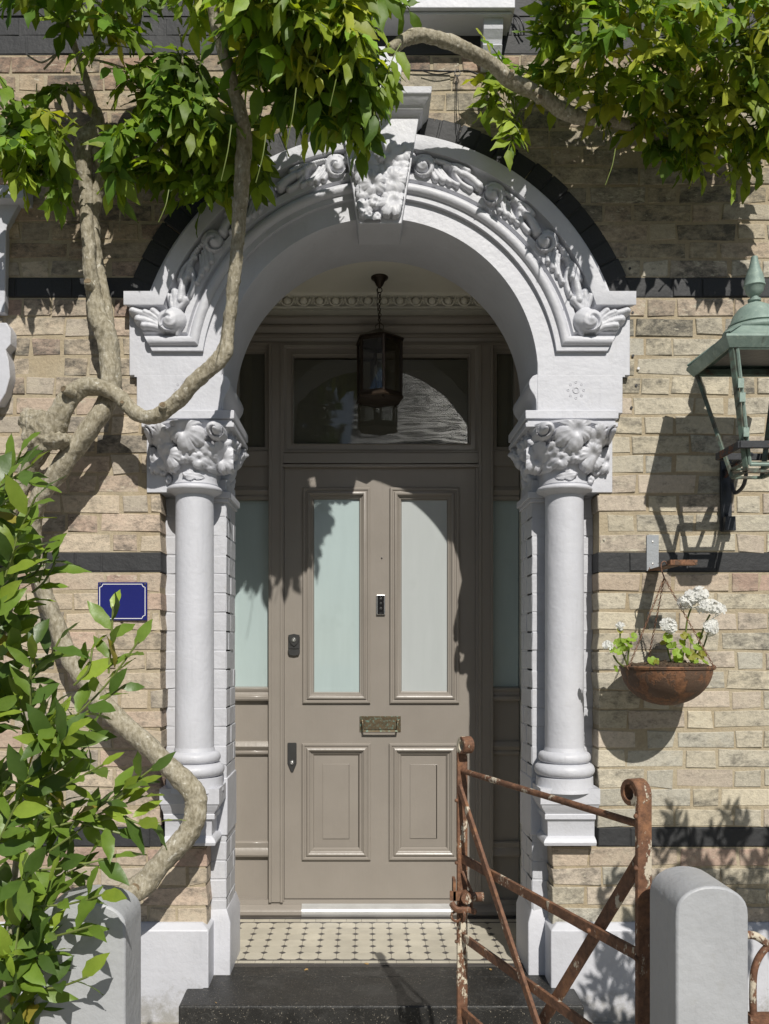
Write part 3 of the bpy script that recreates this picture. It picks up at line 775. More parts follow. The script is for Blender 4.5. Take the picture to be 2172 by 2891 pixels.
# ---------------------------------------------------------------- porch interior
inn = MB()
inn.box(XC-.80, XC-.72, .331, 1.0, -.05, 3.10); inn.box(XC+.72, XC+.80, .331, 1.0, -.05, 3.10); inn.box(XC-.80, XC+.80, .331, 1.0, 3.078, 3.19)
mk('porch_ceiling', inn, M['cream'], house)
zd = lambda v, s=566.: CAM_Z+(1825-v)/s
co = MB()
co.hmould(XC-.72, XC+.72, .84, [(2.965,.0),(2.965,.010),(3.014,.012),(3.017,.034),(3.024,.036),(3.027,.018),(3.066,.022),(3.068,.066),(3.0785,.07),(3.0785,0)])
for i in range(19):
    x = XC-.72+.04+.0795*i; c = Vector((x, .812, 3.047))
    co.sphere(c+Vector((0,-.012,0)), .0205, 12, 8, (1.0,.9,1.0))
    pts = [c+Vector((.0305*math.sin(t), -.020, -.0275*math.cos(t)*1.0+.003)) for t in [R(a) for a in range(-110,111,15)]]
    co.tube(pts, .0040, 6)
    for o_ in (-.0045, .0045): co.tube([c+Vector((.0397+o_*1.6,-.018,.018)), c+Vector((.0397+o_*.3,-.018,-.014))], .0028, 5)
mk('egg_and_dart_cornice', co, M['cream'], house, smooth=50)

# ================================================================== door screen
YF = .835       # face of the frame
def XD(u, y=.84): return (u-1031)*(CAM_D+y)/FPX
def ZD(v, y=.84): return CAM_Z+(1825-v)*(CAM_D+y)/FPX
fr = MB()
xl0, xl1 = XD(762), XD(798); xr0, xr1 = XD(1353), XD(1389)
zh = ZD(902); zfl = ZD(2545)
# head with stacked mouldings
fr.hmould(XC-.72, XC+.72, .86, [(ZD(978),.0),(ZD(978),.030),(ZD(968),.030),(ZD(966),.022),(ZD(956),.030),(ZD(953),.040),(ZD(947),.040),(ZD(944),.032),(ZD(934),.044),(ZD(930),.054),(ZD(924),.054),(ZD(921),.046),(ZD(911),.058),(ZD(907),.070),(ZD(901),.070),(ZD(901),0)])
for a, b in ((xl0, xl1), (xr0, xr1)):
    fr.box(a, b, .825, .90, zfl, ZD(976)); fr.box(a-.004, a+.010, .8195, .86, zfl, ZD(976)); fr.box(b-.010, b+.004, .8195, .86, zfl, ZD(976))
fr.box(XD(798), XD(1353), .832, .90, ZD(1309), ZD(1278)); fr.box(XD(798), XD(1353), .824, .86, ZD(1321), ZD(1312))
fr.box(XD(798), XD(803), .834, .90, zfl, ZD(1320)); fr.box(XD(1343), XD(1353), .834, .90, zfl, ZD(1320))
# fanlight frame
fp = [(0,.022),(.006,.022),(.010,.014),(.014,.014),(.016,.006),(.040,.006),(.043,.012),(.047,.006),(.050,-.008),(.052,-.03)]
fr.frame(XD(800), XD(1352), ZD(1279), ZD(976), .845, fp)
# sidelight rails: top glass rail and lower
for a, b in ((XC-.715, xl0), (xr1, XC+.715)):
    fr.frame(a, b, ZD(1275), ZD(978), .850, [(0,.014),(.004,.014),(.008,.004),(.024,.004),(.028,-.01),(.028,-.03)])
    fr.box(a, b, .838, .90, ZD(1315), ZD(1274))
    fr.box(a, b, .852, .90, ZD(1372), ZD(1314))
    fr.hmould(a, b, .875, [(ZD(1411),.0),(ZD(1410),.026),(ZD(1404),.030),(ZD(1400),.030),(ZD(1398),.024),(ZD(1390),.032),(ZD(1384),.036),(ZD(1378),.030),(ZD(1372),.024),(ZD(1371),0)])
    fr.hmould(a, b, .875, [(ZD(1979),0),(ZD(1979),.038),(ZD(1974),.044),(ZD(1966),.044),(ZD(1962),.034),(ZD(1954),.030),(ZD(1948),.036),(ZD(1943),.036),(ZD(1939),.010),(ZD(1939),0)])
    fr.box(a, b, .860, .90, ZD(2094), ZD(1978))
    fr.hmould(a, b, .875, [(ZD(2134),0),(ZD(2134),.020),(ZD(2128),.030),(ZD(2122),.030),(ZD(2120),.024),(ZD(2115),.032),(ZD(2108),.040),(ZD(2100),.034),(ZD(2093),.026),(ZD(2092),0)])
    fr.box(a, b, .864, .90, ZD(2378), ZD(2133))
    fr.hmould(a, b, .875, [(ZD(2420),0),(ZD(2420),.034),(ZD(2414),.040),(ZD(2402),.036),(ZD(2394),.028),(ZD(2388),.030),(ZD(2380),.032),(ZD(2376),.024),(ZD(2376),0)])
    fr.box(a, b, .864, .90, zfl, ZD(2419))
# rounded sill
sill = [(-.002,.0),(-.002,.052),(.010,.060),(.026,.060),(.038,.052),(.046,.036),(.052,.030),(ZD(2540),.026),(ZD(2540),0)]
fr.hmould(XC-.72, XC+.72, .865, sill)
scr = mk('door_screen', fr, M['door'], house, smooth=30, bevel=.0015, seg=1)
gp = MB(); gp.box(XD(828), XD(1322), .868, .872, ZD(1264), ZD(1010)); mk('fanlight_pane', gp, M['glass'], scr)
for a, b in ((XC-.715, xl0), (xr1, XC+.715)):
    gp = MB(); gp.box(a+.01, b-.01, .868, .872, ZD(1270), ZD(985)); mk('side_pane', gp, M['glass'], scr)
    gp = MB(); gp.box(a, b, .8765, .8815, ZD(1944), ZD(1405)); mk('frosted_side_pane', gp, M['frostg'], scr)
al = MB()
al.hmould(XD(853), XD(1271), .865, [(-.001,.0),(-.001,.0555),(.012,.0635),(.026,.0635),(.039,.0555),(.047,.040),(.054,.033),(.058,.028),(.058,0)])
for u in (860, 1061, 1262): al.sphere((XD(u), .8018, .018), .0035, 8, 6, (1,.5,1))
mk('threshold_plate', al, M['steel'], scr, smooth=50)
# hall behind the glass
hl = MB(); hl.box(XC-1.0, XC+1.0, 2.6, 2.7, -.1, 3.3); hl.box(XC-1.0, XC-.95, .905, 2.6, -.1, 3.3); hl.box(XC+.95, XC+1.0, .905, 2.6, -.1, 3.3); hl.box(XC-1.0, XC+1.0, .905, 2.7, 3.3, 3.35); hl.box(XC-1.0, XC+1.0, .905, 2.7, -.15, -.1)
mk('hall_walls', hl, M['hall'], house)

# ---- front door
dr = MB(); YDf = .846; x0, x1 = XD(804,.85), XD(1342,.85); z0, z1 = ZD(2536,.85), ZD(1322,.85)
GX = [(XD(888),XD(1013),XD(855),XD(1046)), (XD(1136),XD(1260),XD(1101),XD(1297))]
zg0, zg1 = ZD(1951), ZD(1412)
zp0, zp1 = ZD(2428.5), ZD(2098.6)
# stiles and rails
xs = [x0, GX[0][2]+.012, GX[0][3]-.012, GX[1][2]+.012, GX[1][3]-.012, x1]
for a, b in ((xs[0],xs[1]), (xs[2],xs[3]), (xs[4],xs[5])): dr.box(a, b, YDf, .89, z0, z1)
for a, b in ((xs[1],xs[2]), (xs[3],xs[4])):
    dr.box(a, b, YDf, .89, ZD(1388,.85), z1); dr.box(a, b, YDf, .89, ZD(2108,.85), ZD(1976,.85)); dr.box(a, b, YDf, .89, z0, ZD(2418,.85))
door = mk('front_door', dr, M['door'], house)
bol = [(0,.0),(0,.010),(.004,.014),(.010,.014),(.014,.009),(.018,.009),(.021,.016),(.027,.019),(.032,.016),(.034,.008),(.038,.006),(.040,.001),(.046,.000),(.048,-.006),(.052,-.018)]
for i in range(2):
    f = MB(); s_ = (GX[i][0]-GX[i][2])/.052
    f.frame(GX[i][2], GX[i][3], ZD(1986), ZD(1376.7), YDf, [(a*s_, b) for a, b in bol]); f.frame(GX[i][2], GX[i][3], ZD(1986), ZD(1376.7), YDf, [(0,0),(0,-.01)])
    mk('glazing_moulding', f, M['door'], door, smooth=35)
    f = MB(); f.box(GX[i][0]-.01, GX[i][1]+.01, YDf+.014, YDf+.019, zg0-.01, zg1+.01)
    tag(mk('frosted_pane', f, M['frostg' if i == 0 else 'frostw'], door), label='green tinted frosted pane' if i == 0 else 'greyer frosted pane')
    f = MB(); a, b = (XD(853), XD(1047)) if i == 0 else (XD(1099), XD(1296)); ia, ib = (XD(887), XD(1011.5)) if i == 0 else (XD(1134), XD(1260))
    s_ = (ia-a)/.052; ra, rb = (XD(912), XD(985)) if i == 0 else (XD(1159), XD(1232))
    f.frame(a, b, zp0, zp1, YDf, [(p*s_, q) for p, q in bol[:-2]]+[(.049*s_,-.004),(.0525*s_,-.0105)])
    k_ = (ra-ia)
    # bevelled raised field
    zi0, zi1 = zp0+.053*s_, zp1-.053*s_
    f.frame(ia, ib, zi0, zi1, YDf, [(0,-.0105),(k_-.001,-.0058),(k_,-.0022),(k_+.001,-.0018)])
    f.box(ra-.0005, rb+.0005, YDf+.0019, YDf+.02, zi0+k_, zi1-k_)
    mk('raised_panel', f, M['door'], door, smooth=25)
def YX(u, v, y=.84): return XD(u,y), ZD(v,y)
# letter plate with handle
f = MB(); a, b = XD(1015.7), XD(1132); c, d = ZD(2067), ZD(2022); f.box(a, b, YDf-.004, YDf+.001, c, d); f.box(a+.022, b-.022, YDf-.007, YDf-.003, c+.014, d-.022)
lp = mk('letter_plate', f, M['brass'], door, bevel=.0015, seg=1)
f = MB(); xa, xb = a+.014, b-.014; zt_ = d-.026
f.tube(smooth_path([(xa,YDf-.004,zt_),(xa,YDf-.014,zt_+.002),(xa+.002,YDf-.022,zt_-.010),(xa+.006,YDf-.026,c+.010),(xa+.016,YDf-.027,c+.006),(xb-.016,YDf-.027,c+.006),(xb-.006,YDf-.026,c+.010),(xb-.002,YDf-.022,zt_-.010),(xb,YDf-.014,zt_+.002),(xb,YDf-.004,zt_)]), .0048, 8)
f.sphere((xa,YDf-.012,zt_+.002), .0085); f.sphere((xb,YDf-.012,zt_+.002), .0085)
mk('letter_handle', f, M['brass'], door, smooth=60)
# doorbell camera
f = MB(); a, b = XD(1063), XD(1088); c, d = ZD(1736), ZD(1679.5); f.box(a, b, YDf-.012, YDf+.001, c, d); db = mk('doorbell', f, M['chrome'], door, bevel=.003)
f = MB(); f.box(a+.006, b-.006, YDf-.0135, YDf-.011, c+.003, d-.003); mk('doorbell_face', f, M['blackgloss'], door)
f = MB()
for q, r in ((.81,.0062),(.58,.0052),(.32,.0066)): f.torus(((a+b)/2, YDf-.0142, c+(d-c)*q), (0,1,0), r, .0011, 16, 6); f.sphere(((a+b)/2, YDf-.0135, c+(d-c)*q), r*.72, 12, 8, (1,.4,1))
f.box((a+b)/2-.008, (a+b)/2+.008, YDf-.0142, YDf-.013, c+.007, c+.010)
mk('doorbell_lens', f, M['gunmetal'], door, smooth=50)
f = MB(); x, z = YX(1078.6,1575); f.lathe((0,0,0), [(.0,0),(.0035,0),(.0035,.004),(0,.005)], 12); f.v = [(x+p[0], YDf-p[2], z+p[1]) for p in f.v]; mk('peephole', f, M['blackgloss'], door)
# night latch: shield over a rounded pull
f = MB(); a, b = XD(813.7), XD(847); c, d = ZD(1852), ZD(1789.5); m_ = (a+b)/2; hw = (b-a)/2; hh = d-c
f.prism([(a,c+hh*.30),(a,c+hh*.16),(a+.006,c+.004),(m_,c),(b-.006,c+.004),(b,c+hh*.16),(b,c+hh*.30)], YDf-.013, YDf)
f.prism([(a,d-.014),(a,c+hh*.32),(b,c+hh*.32),(b,d-.014)], YDf-.004, YDf)
f.prism([(m_-hw*.95,d-.006),(m_-hw*.9,d-hh*.28),(m_-hw*.5,d-hh*.48),(m_,c+hh*.42),(m_+hw*.5,d-hh*.48),(m_+hw*.9,d-hh*.28),(m_+hw*.95,d-.006),(m_,d)], YDf-.009, YDf)
lk = mk('night_latch', f, M['gunmetal'], door, bevel=.0015, seg=1)
f = MB(); 
for r, y in ((.0095,.013),(.0062,.0145)): f.torus((m_, YDf-y+.003, d-hh*.27), (0,1,0), r, .0022, 18, 6)
f.sphere((m_, YDf-.008, d-hh*.27), .0075, 12, 8, (1,.6,1)); mk('lock_cylinder', f, M['chrome'], door, smooth=60)
f = MB(); a, b = XD(812), XD(837.6); c, d = ZD(2181), ZD(2097); m_ = (a+b)/2; hh = d-c
f.prism([(a,d-.003),(a,c+hh*.30),(m_-.006,c+.003),(m_,c),(m_+.006,c+.003),(b,c+hh*.30),(b,d-.003),(b-.003,d),(a+.003,d)], YDf-.006, YDf)
mk('deadlock_plate', f, M['gunmetal'], door, bevel=.002, seg=1)
f = MB(); f.torus((m_, YDf-.009, c+hh*.34), (0,1,0), .009, .0028, 18, 6); f.sphere((m_, YDf-.008, c+hh*.34), .008, 12, 8, (1,.7,1)); mk('deadlock_cylinder', f, M['chrome'], door, smooth=60)

# ================================================================== floor and step
fl = MB(); p = .0794; xo = -.0447; y0f, y1f = .246, .722
fl.box(XC-.72, XC+.72, .175, .86, -.06, -.0045, 0)
ch = p*.205
def tile(poly, mi, dz=0.0):
    n = len(poly); cx = sum(q[0] for q in poly)/n; cy = sum(q[1] for q in poly)/n
    top = [(cx+(x-cx)*.975, cy+(y-cy)*.975, -.0008+dz) for x, y in poly]; bt = [(x, y, -.006) for x, y in top and [(cx+(x-cx)*.985, cy+(y-cy)*.985) for x, y in poly]]
    fl.add(top+bt, [tuple(range(n))]+[(i, i+n, (i+1)%n+n, (i+1)%n) for i in range(n)], mi)
NX0, NX1 = -9, 10
for i in range(NX0, NX1):
    xa = xo+i*p; xb = xa+p
    if xb > XC+.715 or xa < XC-.715: continue
    for j in range(6):
        ya = y0f+j*p; yb = ya+p; d_ = rng.normal(0,.0003)
        tile([(xa+ch,ya),(xb-ch,ya),(xb,ya+ch),(xb,yb-ch),(xb-ch,yb),(xa+ch,yb),(xa,yb-ch),(xa,ya+ch)], 1, d_)
for i in range(NX0, NX1+1):
    xa = xo+i*p
    if xa > XC+.70 or xa < XC-.70: continue
    for j in range(0, 7):
        ya = y0f+j*p; c2 = ch*.97
        if j == 0: tile([(xa-c2,ya),(xa+c2,ya),(xa,ya+c2)], 2)
        elif j == 6: tile([(xa-c2,ya),(xa,ya-c2),(xa+c2,ya)], 2)
        else: tile([(xa-c2,ya),(xa,ya-c2),(xa+c2,ya),(xa,ya+c2)], 2)
def strip(ya, yb, L, mi, off=0):
    x = XC-.72-off
    while x < XC+.72:
        a, b = max(x, XC-.715), min(x+L, XC+.715)
        if b-a > .01: fl.box(a+.0008, b-.0008, ya+.0008, yb-.0008, -.006, -.0008+rng.normal(0,.0002), mi)
        x += L
strip(.234,.2455,.15,2); strip(.205,.233,.075,1,.03); strip(.180,.2035,.15,2)
strip(.7225,.734,.15,2); strip(.735,.775,.075,1,.03); strip(.776,.80,.15,2)
tag(mk('porch_floor', fl, [M['grout'], M['tilecream'], M['tileblack']], fix=False), kind='structure')
stp = MB()
stp.box(XC-.70, XC+.70, .06, .178, -.14, -.002)
q = [(XC-.761,-.042),(XC-.757,-.208),(XC+.762,-.208),(XC+.768,-.042),(XC+.70,-.041),(XC+.70,.074),(XC-.70,.074),(XC-.70,-.041)]
n = len(q); stp.add([(x,y,-.003-(.003 if y < 0 else 0)) for x, y in q]+[(x,y,-.1415) for x, y in q], [tuple(range(n)), tuple(range(n,2*n))[::-1]]+[(i,i+n,(i+1)%n+n,(i+1)%n) for i in range(n)])
tag(mk('doorstep', stp, M['step'], bevel=.008, seg=3), kind='structure')

# ---------------------------------------------------------------- bits of the same house at the frame edges
ws = MB(); s_ = 722
ws.box(-2.2, P(72,531,.075).x, -.075, .02, zf(560,724), zf(520,724)); 
ws.prism([(-2.2,zf(560)),(P(68,560,.03).x,zf(560)),(P(18,650,.03).x,zf(652)),(P(14,0,.03).x,zf(890)),(-2.2,zf(890))], -.03, .02)
ws.prism([(-2.2,zf(888)),(P(-12,0,.03).x,zf(888)),(P(-12,0,.03).x,-.1),(-2.2,-.1)], -.012, .02)
ws.prism([(-2.2,zf(925)),(P(20,0,.05).x,zf(925)),(P(32,0,.05).x,zf(945)),(P(32,0,.05).x,zf(985)),(P(18,0,.05).x,zf(1000)),(P(26,0,.05).x,zf(1030)),(P(30,0,.05).x,zf(1075)),(P(18,0,.05).x,zf(1120)),(P(0,0,.05).x,zf(1150)),(-2.2,zf(1165))], -.055, .02)
mk('window_surround', ws, M['white'], house, smooth=40, bevel=.003)
sl_ = MB(); sl_.box(P(1060,0,.13).x, P(1455,0,.13).x, -.13, .02, zf(22,736), zf(22,736)+.10)
sl_.box(P(1080,0,.1).x, P(1444,0,.1).x, -.112, .02, zf(22,736)-.012, zf(22,736)-.001)
so2 = mk('window_sill', sl_, M['white'], house, bevel=.003)
bk = MB(); xa, xb = P(1366,0,.09).x, P(1421,0,.09).x
bk.hmould(xa, xb, .0, [(zf(160,727),0),(zf(158,727),.045),(zf(140,727),.050),(zf(130,727),.06),(zf(116,727),.072),(zf(112,727),.062),(zf(100,727),.068),(zf(80,727),.088),(zf(52,727),.095),(zf(50,727),0)])
mk('sill_bracket', bk, M['white'], so2, bevel=.002)

for u, v, m_ in ((1778,759,'cable'),(1786,883,'cable'),(1787,1005,'cable'),(1802,1041,'signw'),(1796,1089,'cable'),(1783,1151,'cable'),(1706,1523,'tilecream'),(1976,1788,'cable')):
    wp = MB(); q = P(u,v,0); wp.tube([q+Vector((0,.004,0)), q+Vector((0,-.006 if m_ == 'signw' else -.0045,0))], .0052, 10); mk('wall_plug', wp, M[m_], house)
# ================================================================== foliage helpers
def leaf_batch(mb, cols, B, D, Nn, L, W, col, curl=.18, fold=.22, wave=.05, shape='w', ns=6):
    """B base points, D length directions, Nn upper-side normals, L, W sizes - one vertex grid for each leaf"""
    B, D, Nn = (np.asarray(a, float) for a in (B, D, Nn)); L = np.asarray(L, float); W = np.asarray(W, float); n = len(B)
    D = D/np.linalg.norm(D, axis=1, keepdims=True); Nn = Nn-D*(Nn*D).sum(1, keepdims=True); Nn = Nn/(np.linalg.norm(Nn, axis=1, keepdims=True)+1e-9)
    S = np.cross(D, Nn); t = np.linspace(0, 1, ns)
    if shape == 'w': w = np.interp(t, [0,.12,.35,.6,.82,1], [.10,.62,1,.86,.42,.0])
    else: w = np.interp(t, [0,.12,.35,.55,.8,1], [.08,.50,.95,1,.58,.0])
    cu = curl*rng.uniform(.3,1.9,n); ph = rng.uniform(0,6.28,n); fo = fold*rng.uniform(.3,1.6,n); tw = rng.normal(0,.25,n); sb = rng.normal(0,.10,n)
    V = np.zeros((n, ns, 3, 3))
    for i in range(ns):
        c = B+D*(L*t[i])[:,None]-Nn*(L*cu*t[i]**2)[:,None]+S*(L*sb*t[i]**2)[:,None]
        for j, sd in enumerate((-1,0,1)):
            hw = W/2*w[i]*sd*(1+.10*math.sin(i*2.6+j))
            up = np.abs(hw)*fo+L*wave*np.sin(ph+i*1.9+sd*1.3)*(sd != 0)+hw*tw*t[i]
            V[:,i,j] = c+S*hw[:,None]+Nn*up[:,None]
    o = len(mb.v); mb.v.extend(map(tuple, V.reshape(-1,3).tolist()))
    for q in range(n):
        b = o+q*ns*3
        for i in range(ns-1):
            for j in range(2):
                mb.f.append((b+i*3+j, b+i*3+j+1, b+i*3+j+4, b+i*3+j+3)); mb.m.append(0)
    cols.extend(np.repeat(np.concatenate([np.asarray(col), np.ones((n,1))],1), ns*3, axis=0).tolist())
def unit(v): return v/(np.linalg.norm(v)+1e-9)
def wleafcol(n, young):
    a = np.array([.125,.215,.026]); b = np.array([.24,.345,.038]); c = np.array([.38,.45,.065]); out = []
    for _ in range(n):
        r = rng.random(); k = c if r < young else (b if r < young+.42 else a); out.append(k*rng.uniform(.75,1.2)*np.array([rng.uniform(.85,1.15),1,1]))
    return np.array(out)
def wisteria_sprays(mb, cols, stems, blobs, n, young=.10, droop=.55, size=1.0, seed=1):
    """compound leaves: a stalk with paired leaflets and one at the tip. blobs: (centre, radii, weight)"""
    Bs, Ds, Ns, Ls, Ws, C = [], [], [], [], [], []
    wt = np.array([b[2] for b in blobs], float); wt /= wt.sum()
    for _ in range(n):
        c, r, _w = blobs[rng.choice(len(blobs), p=wt)]
        while True:
            q = rng.uniform(-1, 1, 3)
            if (q**2).sum() < 1: break
        if rng.random() < .6: q = q/np.sqrt((q**2).sum())*rng.uniform(.72,1)
        p = np.array(c)+q*np.array(r); 
        if p[1] > -.045: p[1] = -.045-rng.random()*.05
        d = unit(np.array([q[0]*.7+rng.normal(0,.5), -.35+q[1]*.5+rng.normal(0,.35), q[2]*.4-droop+rng.normal(0,.3)]))
        length = rng.uniform(.12,.22)*size; npair = rng.integers(3,5); p = p-d*length*.55+np.array([0,0,length*.22]); cc = wleafcol(1, young)[0]; prev = p.copy(); path = [p.copy()]
        face = unit(np.array([.12+rng.normal(0,.35), -.75+rng.normal(0,.25), .65+rng.normal(0,.3)]))
        for i in range(npair+1):
            d = unit(d+np.array([0,0,-.16])); prev = prev+d*length/(npair+1); path.append(prev.copy())
            side = unit(np.cross(d, face)); 
            for sd in ((-1,1) if i < npair else (0,)):
                ld = unit(d*(.55 if sd else 1)+side*sd*.85+np.array([rng.normal(0,.14),rng.normal(0,.14),rng.normal(0,.14)-.22]))
                Bs.append(prev); Ds.append(ld); Ns.append(unit(face+rng.normal(0,.33,3))); l = rng.uniform(.052,.118)*size
                Ls.append(l); Ws.append(l*rng.uniform(.36,.50)); C.append(cc*rng.uniform(.85,1.15))
        if prev[1] > -.02: pass
        stems.tube(path, [.0022]*len(path), 4, cap=False)
    Bs = np.array(Bs); Bs[:,1] = np.minimum(Bs[:,1], -.03)
    leaf_batch(mb, cols, Bs, Ds, Ns, Ls, Ws, np.array(C))

# ================================================================== WISTERIA
wis = thing('wisteria', P(384,2600,.2), 'old wisteria with twisted grey brown trunks and hanging green leaves climbing round the arch', 'climber')
def wood(name, pts, k=7, n=14, rough=.09, seed=0, mat='bark'):
    pp = [PD(x, y, d) for x, y, d, r in pts]; rr = [r*K*(CAM_D-d)/FPX for x, y, d, r in pts]
    pp, rr = smooth_path(pp, rr, k); f = MB(); f.tube(pp, [r*.90*(1+rng.normal(0,.03)) for r in rr], n+8, rough=rough*1.25, seed=seed); o = mk(name, f, M[mat], wis, smooth=180)
    sb = o.modifiers.new('fine', 'SUBSURF'); sb.levels = 1; sb.render_levels = 1
    for nm_, sz, am in (('gnarl', .045, .009), ('bark_grain', .008, .0045)):
        t = bpy.data.textures.get(nm_) or bpy.data.textures.new(nm_, 'CLOUDS'); t.noise_scale = sz; t.noise_depth = 3
        dm = o.modifiers.new(nm_, 'DISPLACE'); dm.texture = t; dm.strength = am; dm.mid_level = .5; dm.texture_coords = 'GLOBAL'
    return o
trunkpts = [(208,2240,.46,27),(212,2130,.43,25),(232,2030,.37,22),(258,1978,.30,22),(275,1935,.24,30),(305,1915,.21,33),(345,1868,.20,27),(395,1815,.19,27),(421,1770,.18,25),(424,1725,.175,25),(398,1690,.17,27),(355,1645,.16,24),(300,1592,.15,25),(245,1545,.14,24),(195,1483,.12,22),(150,1420,.11,21),(120,1345,.10,20),(95,1270,.10,19),(76,1200,.10,19),(70,1140,.11,20),(80,1090,.13,21),(110,1040,.15,22),(150,985,.16,24),(195,925,.16,25),(230,875,.14,24),(240,820,.12,24),(238,770,.11,24),(228,720,.11,25),(214,690,.11,22),(203,640,.11,18),(196,590,.12,18),(192,530,.12,17),(188,470,.12,16),(186,410,.13,16),(182,350,.14,18),(184,310,.14,24),(200,285,.14,22),(212,262,.14,15),(208,235,.14,11)]
trunk = wood('trunk', trunkpts, 8, 16, .085, 3)
wood('branch', [(226,735,.10,20),(232,700,.09,16),(226,640,.08,14),(214,575,.08,13),(206,515,.09,13),(206,460,.10,13),(212,415,.11,13),(220,370,.12,12),(208,320,.13,16)], 7, 14, .08, 5)
wood('branch', [(212,270,.14,12),(202,230,.15,11),(190,185,.17,10),(172,130,.2,9),(155,80,.22,8),(140,30,.25,8),(128,-40,.3,7)], 7, 10, .07, 6)
wood('branch', [(-40,1260,.10,18),(0,1170,.11,18),(25,1105,.12,18),(48,1050,.13,19),(70,1000,.14,23),(88,965,.16,27)], 7, 14, .08, 7)
wood('branch', [(78,975,.17,20),(95,940,.19,38),(112,925,.20,36),(130,895,.21,24),(150,860,.21,22),(180,836,.21,21),(215,836,.20,18),(250,852,.19,18),(280,880,.19,18),(310,900,.20,18),(345,896,.21,18),(385,864,.22,18),(425,822,.23,18),(462,790,.24,18),(484,762,.24,19),(492,720,.24,15),(500,660,.25,15),(508,590,.27,16),(514,520,.28,16),(518,450,.30,17),(524,380,.32,18),(528,310,.34,19),(520,250,.38,17),(503,180,.42,16),(482,110,.46,15),(465,40,.5,15),(455,-50,.55,14)], 8, 16, .07, 8)
wood('branch', [(840,110,.42,14),(872,88,.40,15),(895,76,.38,16),(930,80,.36,15),(975,93,.34,16),(1020,113,.32,16),(1062,138,.30,16),(1100,170,.28,17),(1130,187,.27,17),(1170,208,.26,16),(1215,238,.25,17),(1270,258,.24,15),(1330,262,.22,13),(1400,290,.2,11),(1480,320,.2,10),(1570,300,.2,9),(1700,290,.2,9)], 7, 14, .06, 9)
# knots, burrs and sawn ends
def knot(x, y, d, r, dirv, ln=.02):
    c = PD(x, y, d); dv = Vector(dirv).normalized(); q = r*K*(CAM_D-d)/FPX; f = MB()
    f.tube([c-dv*q*1.1, c+dv*ln*.4, c+dv*ln*.9, c+dv*ln], [q*1.25,q*1.1,q*1.02,q*.8], 14, rough=.08, seed=int(x)); o = mk('sawn_knot', f, M['bark'], trunk, smooth=60)
    f = MB(); u = dv.orthogonal().normalized(); v = dv.cross(u)
    f.tube([c+dv*(ln-.003), c+dv*(ln+.002)], [q*.86,q*.72], 14, rough=.12, seed=int(y)); 
    f.torus(c+dv*(ln+.001), dv, q*.45, q*.06, 14, 5); mk('sawn_end', f, M['cutwood'], trunk, smooth=40)
knot(294,1917,.245,13,(-.1,-1,.15),.012); knot(400,1808,.21,12,(-.05,-1,.1),.010); knot(197,622,.13,9,(-.1,-1,.35),.035)
knot(151,846,.245,9,(-.5,-.9,.1),.03); knot(353,881,.235,8.5,(.1,-1,.4),.018); knot(265,870,.215,5,(0,-1,.1),.006); knot(1165,212,.285,7,(.1,-1,0),.010); knot(1105,160,.315,6,(0,-1,.3),.012)
f = MB()
for (x, y, d, r, sc) in ((88,925,.20,40,(1,.8,.95)),(112,950,.22,30,(1.25,.7,.62)),(66,912,.20,27,(.9,.8,1)),(132,952,.19,24,(1,.8,.9)),(95,962,.21,22,(1.3,.8,.6)),(70,945,.22,22,(.9,.8,1.1)),(120,915,.2,26,(1,.8,.8))):
    f.sphere(PD(x,y,d), r*K*(CAM_D-d)/FPX, 20, 14, sc)
o = mk('burr', f, M['bark'], trunk, smooth=180)
rm = o.modifiers.new('merge', 'REMESH'); rm.mode = 'VOXEL'; rm.voxel_size = .006; rm.use_smooth_shade = True
sm = o.modifiers.new('soften', 'SMOOTH'); sm.iterations = 8; sm.factor = .6
t = bpy.data.textures.new('burr_noise', 'CLOUDS'); t.noise_scale = .022; t.noise_depth = 2
dm = o.modifiers.new('lumps', 'DISPLACE'); dm.texture = t; dm.strength = .030; dm.mid_level = .5
# small dead twigs
for a, b, c in (((172,128,.2),(220,132,.22),(280,150,.24)), ((140,60,.25),(128,110,.27),(95,150,.28)), ((385,60,.4),(392,90,.42),(395,140,.42)), ((60,120,.2),(90,135,.22),(120,118,.23)), ((268,400,.1),(262,430,.1),(258,500,.09))):
    f = MB(); f.tube(smooth_path([PD(*a), PD(*b), PD(*c)], None, 5), .0035, 6, rough=.1); mk('twig', f, M['bark'], wis)

def E(x, y, d, rx, ry, rz, wgt=1.0):
    """crown volume in survey units: rx, rz in metres"""
    return (tuple(PD(x, y, d)), (rx, ry, rz), wgt)
def crown(blobs, n, young, droop, size=1.0, nm='foliage'):
    lm, cl, stm = MB(), [], MB(); wisteria_sprays(lm, cl, stm, blobs, n, young, droop, size); lm.attr = {'lc': cl}
    o = mk(nm, lm, M['wleaf'], wis, smooth=180, fix=False); mk('leaf_stalk', stm, M['stalk'], o); return o
M['stalk'] = paint('green_stalk', (.16,.20,.05), .5, .0005, .1)
# right-hand mass
crown([E(1230,60,.28,.10,.14,.12,1.0), E(1370,100,.40,.18,.20,.16,2.0), E(1540,100,.40,.22,.22,.18,2.4), E(1690,120,.38,.14,.2,.2,1.3), E(1330,-60,.42,.24,.20,.10,1.0), E(1560,-60,.45,.3,.22,.10,1.0),
       E(1100,175,.14,.06,.05,.05,.35), E(1200,185,.18,.08,.08,.05,.5), E(1380,215,.30,.16,.15,.06,1.0), E(1550,245,.30,.17,.14,.09,1.4), E(1640,310,.25,.07,.12,.07,.7), E(1480,310,.24,.08,.1,.05,.5)], 300, .38, .02, .86)
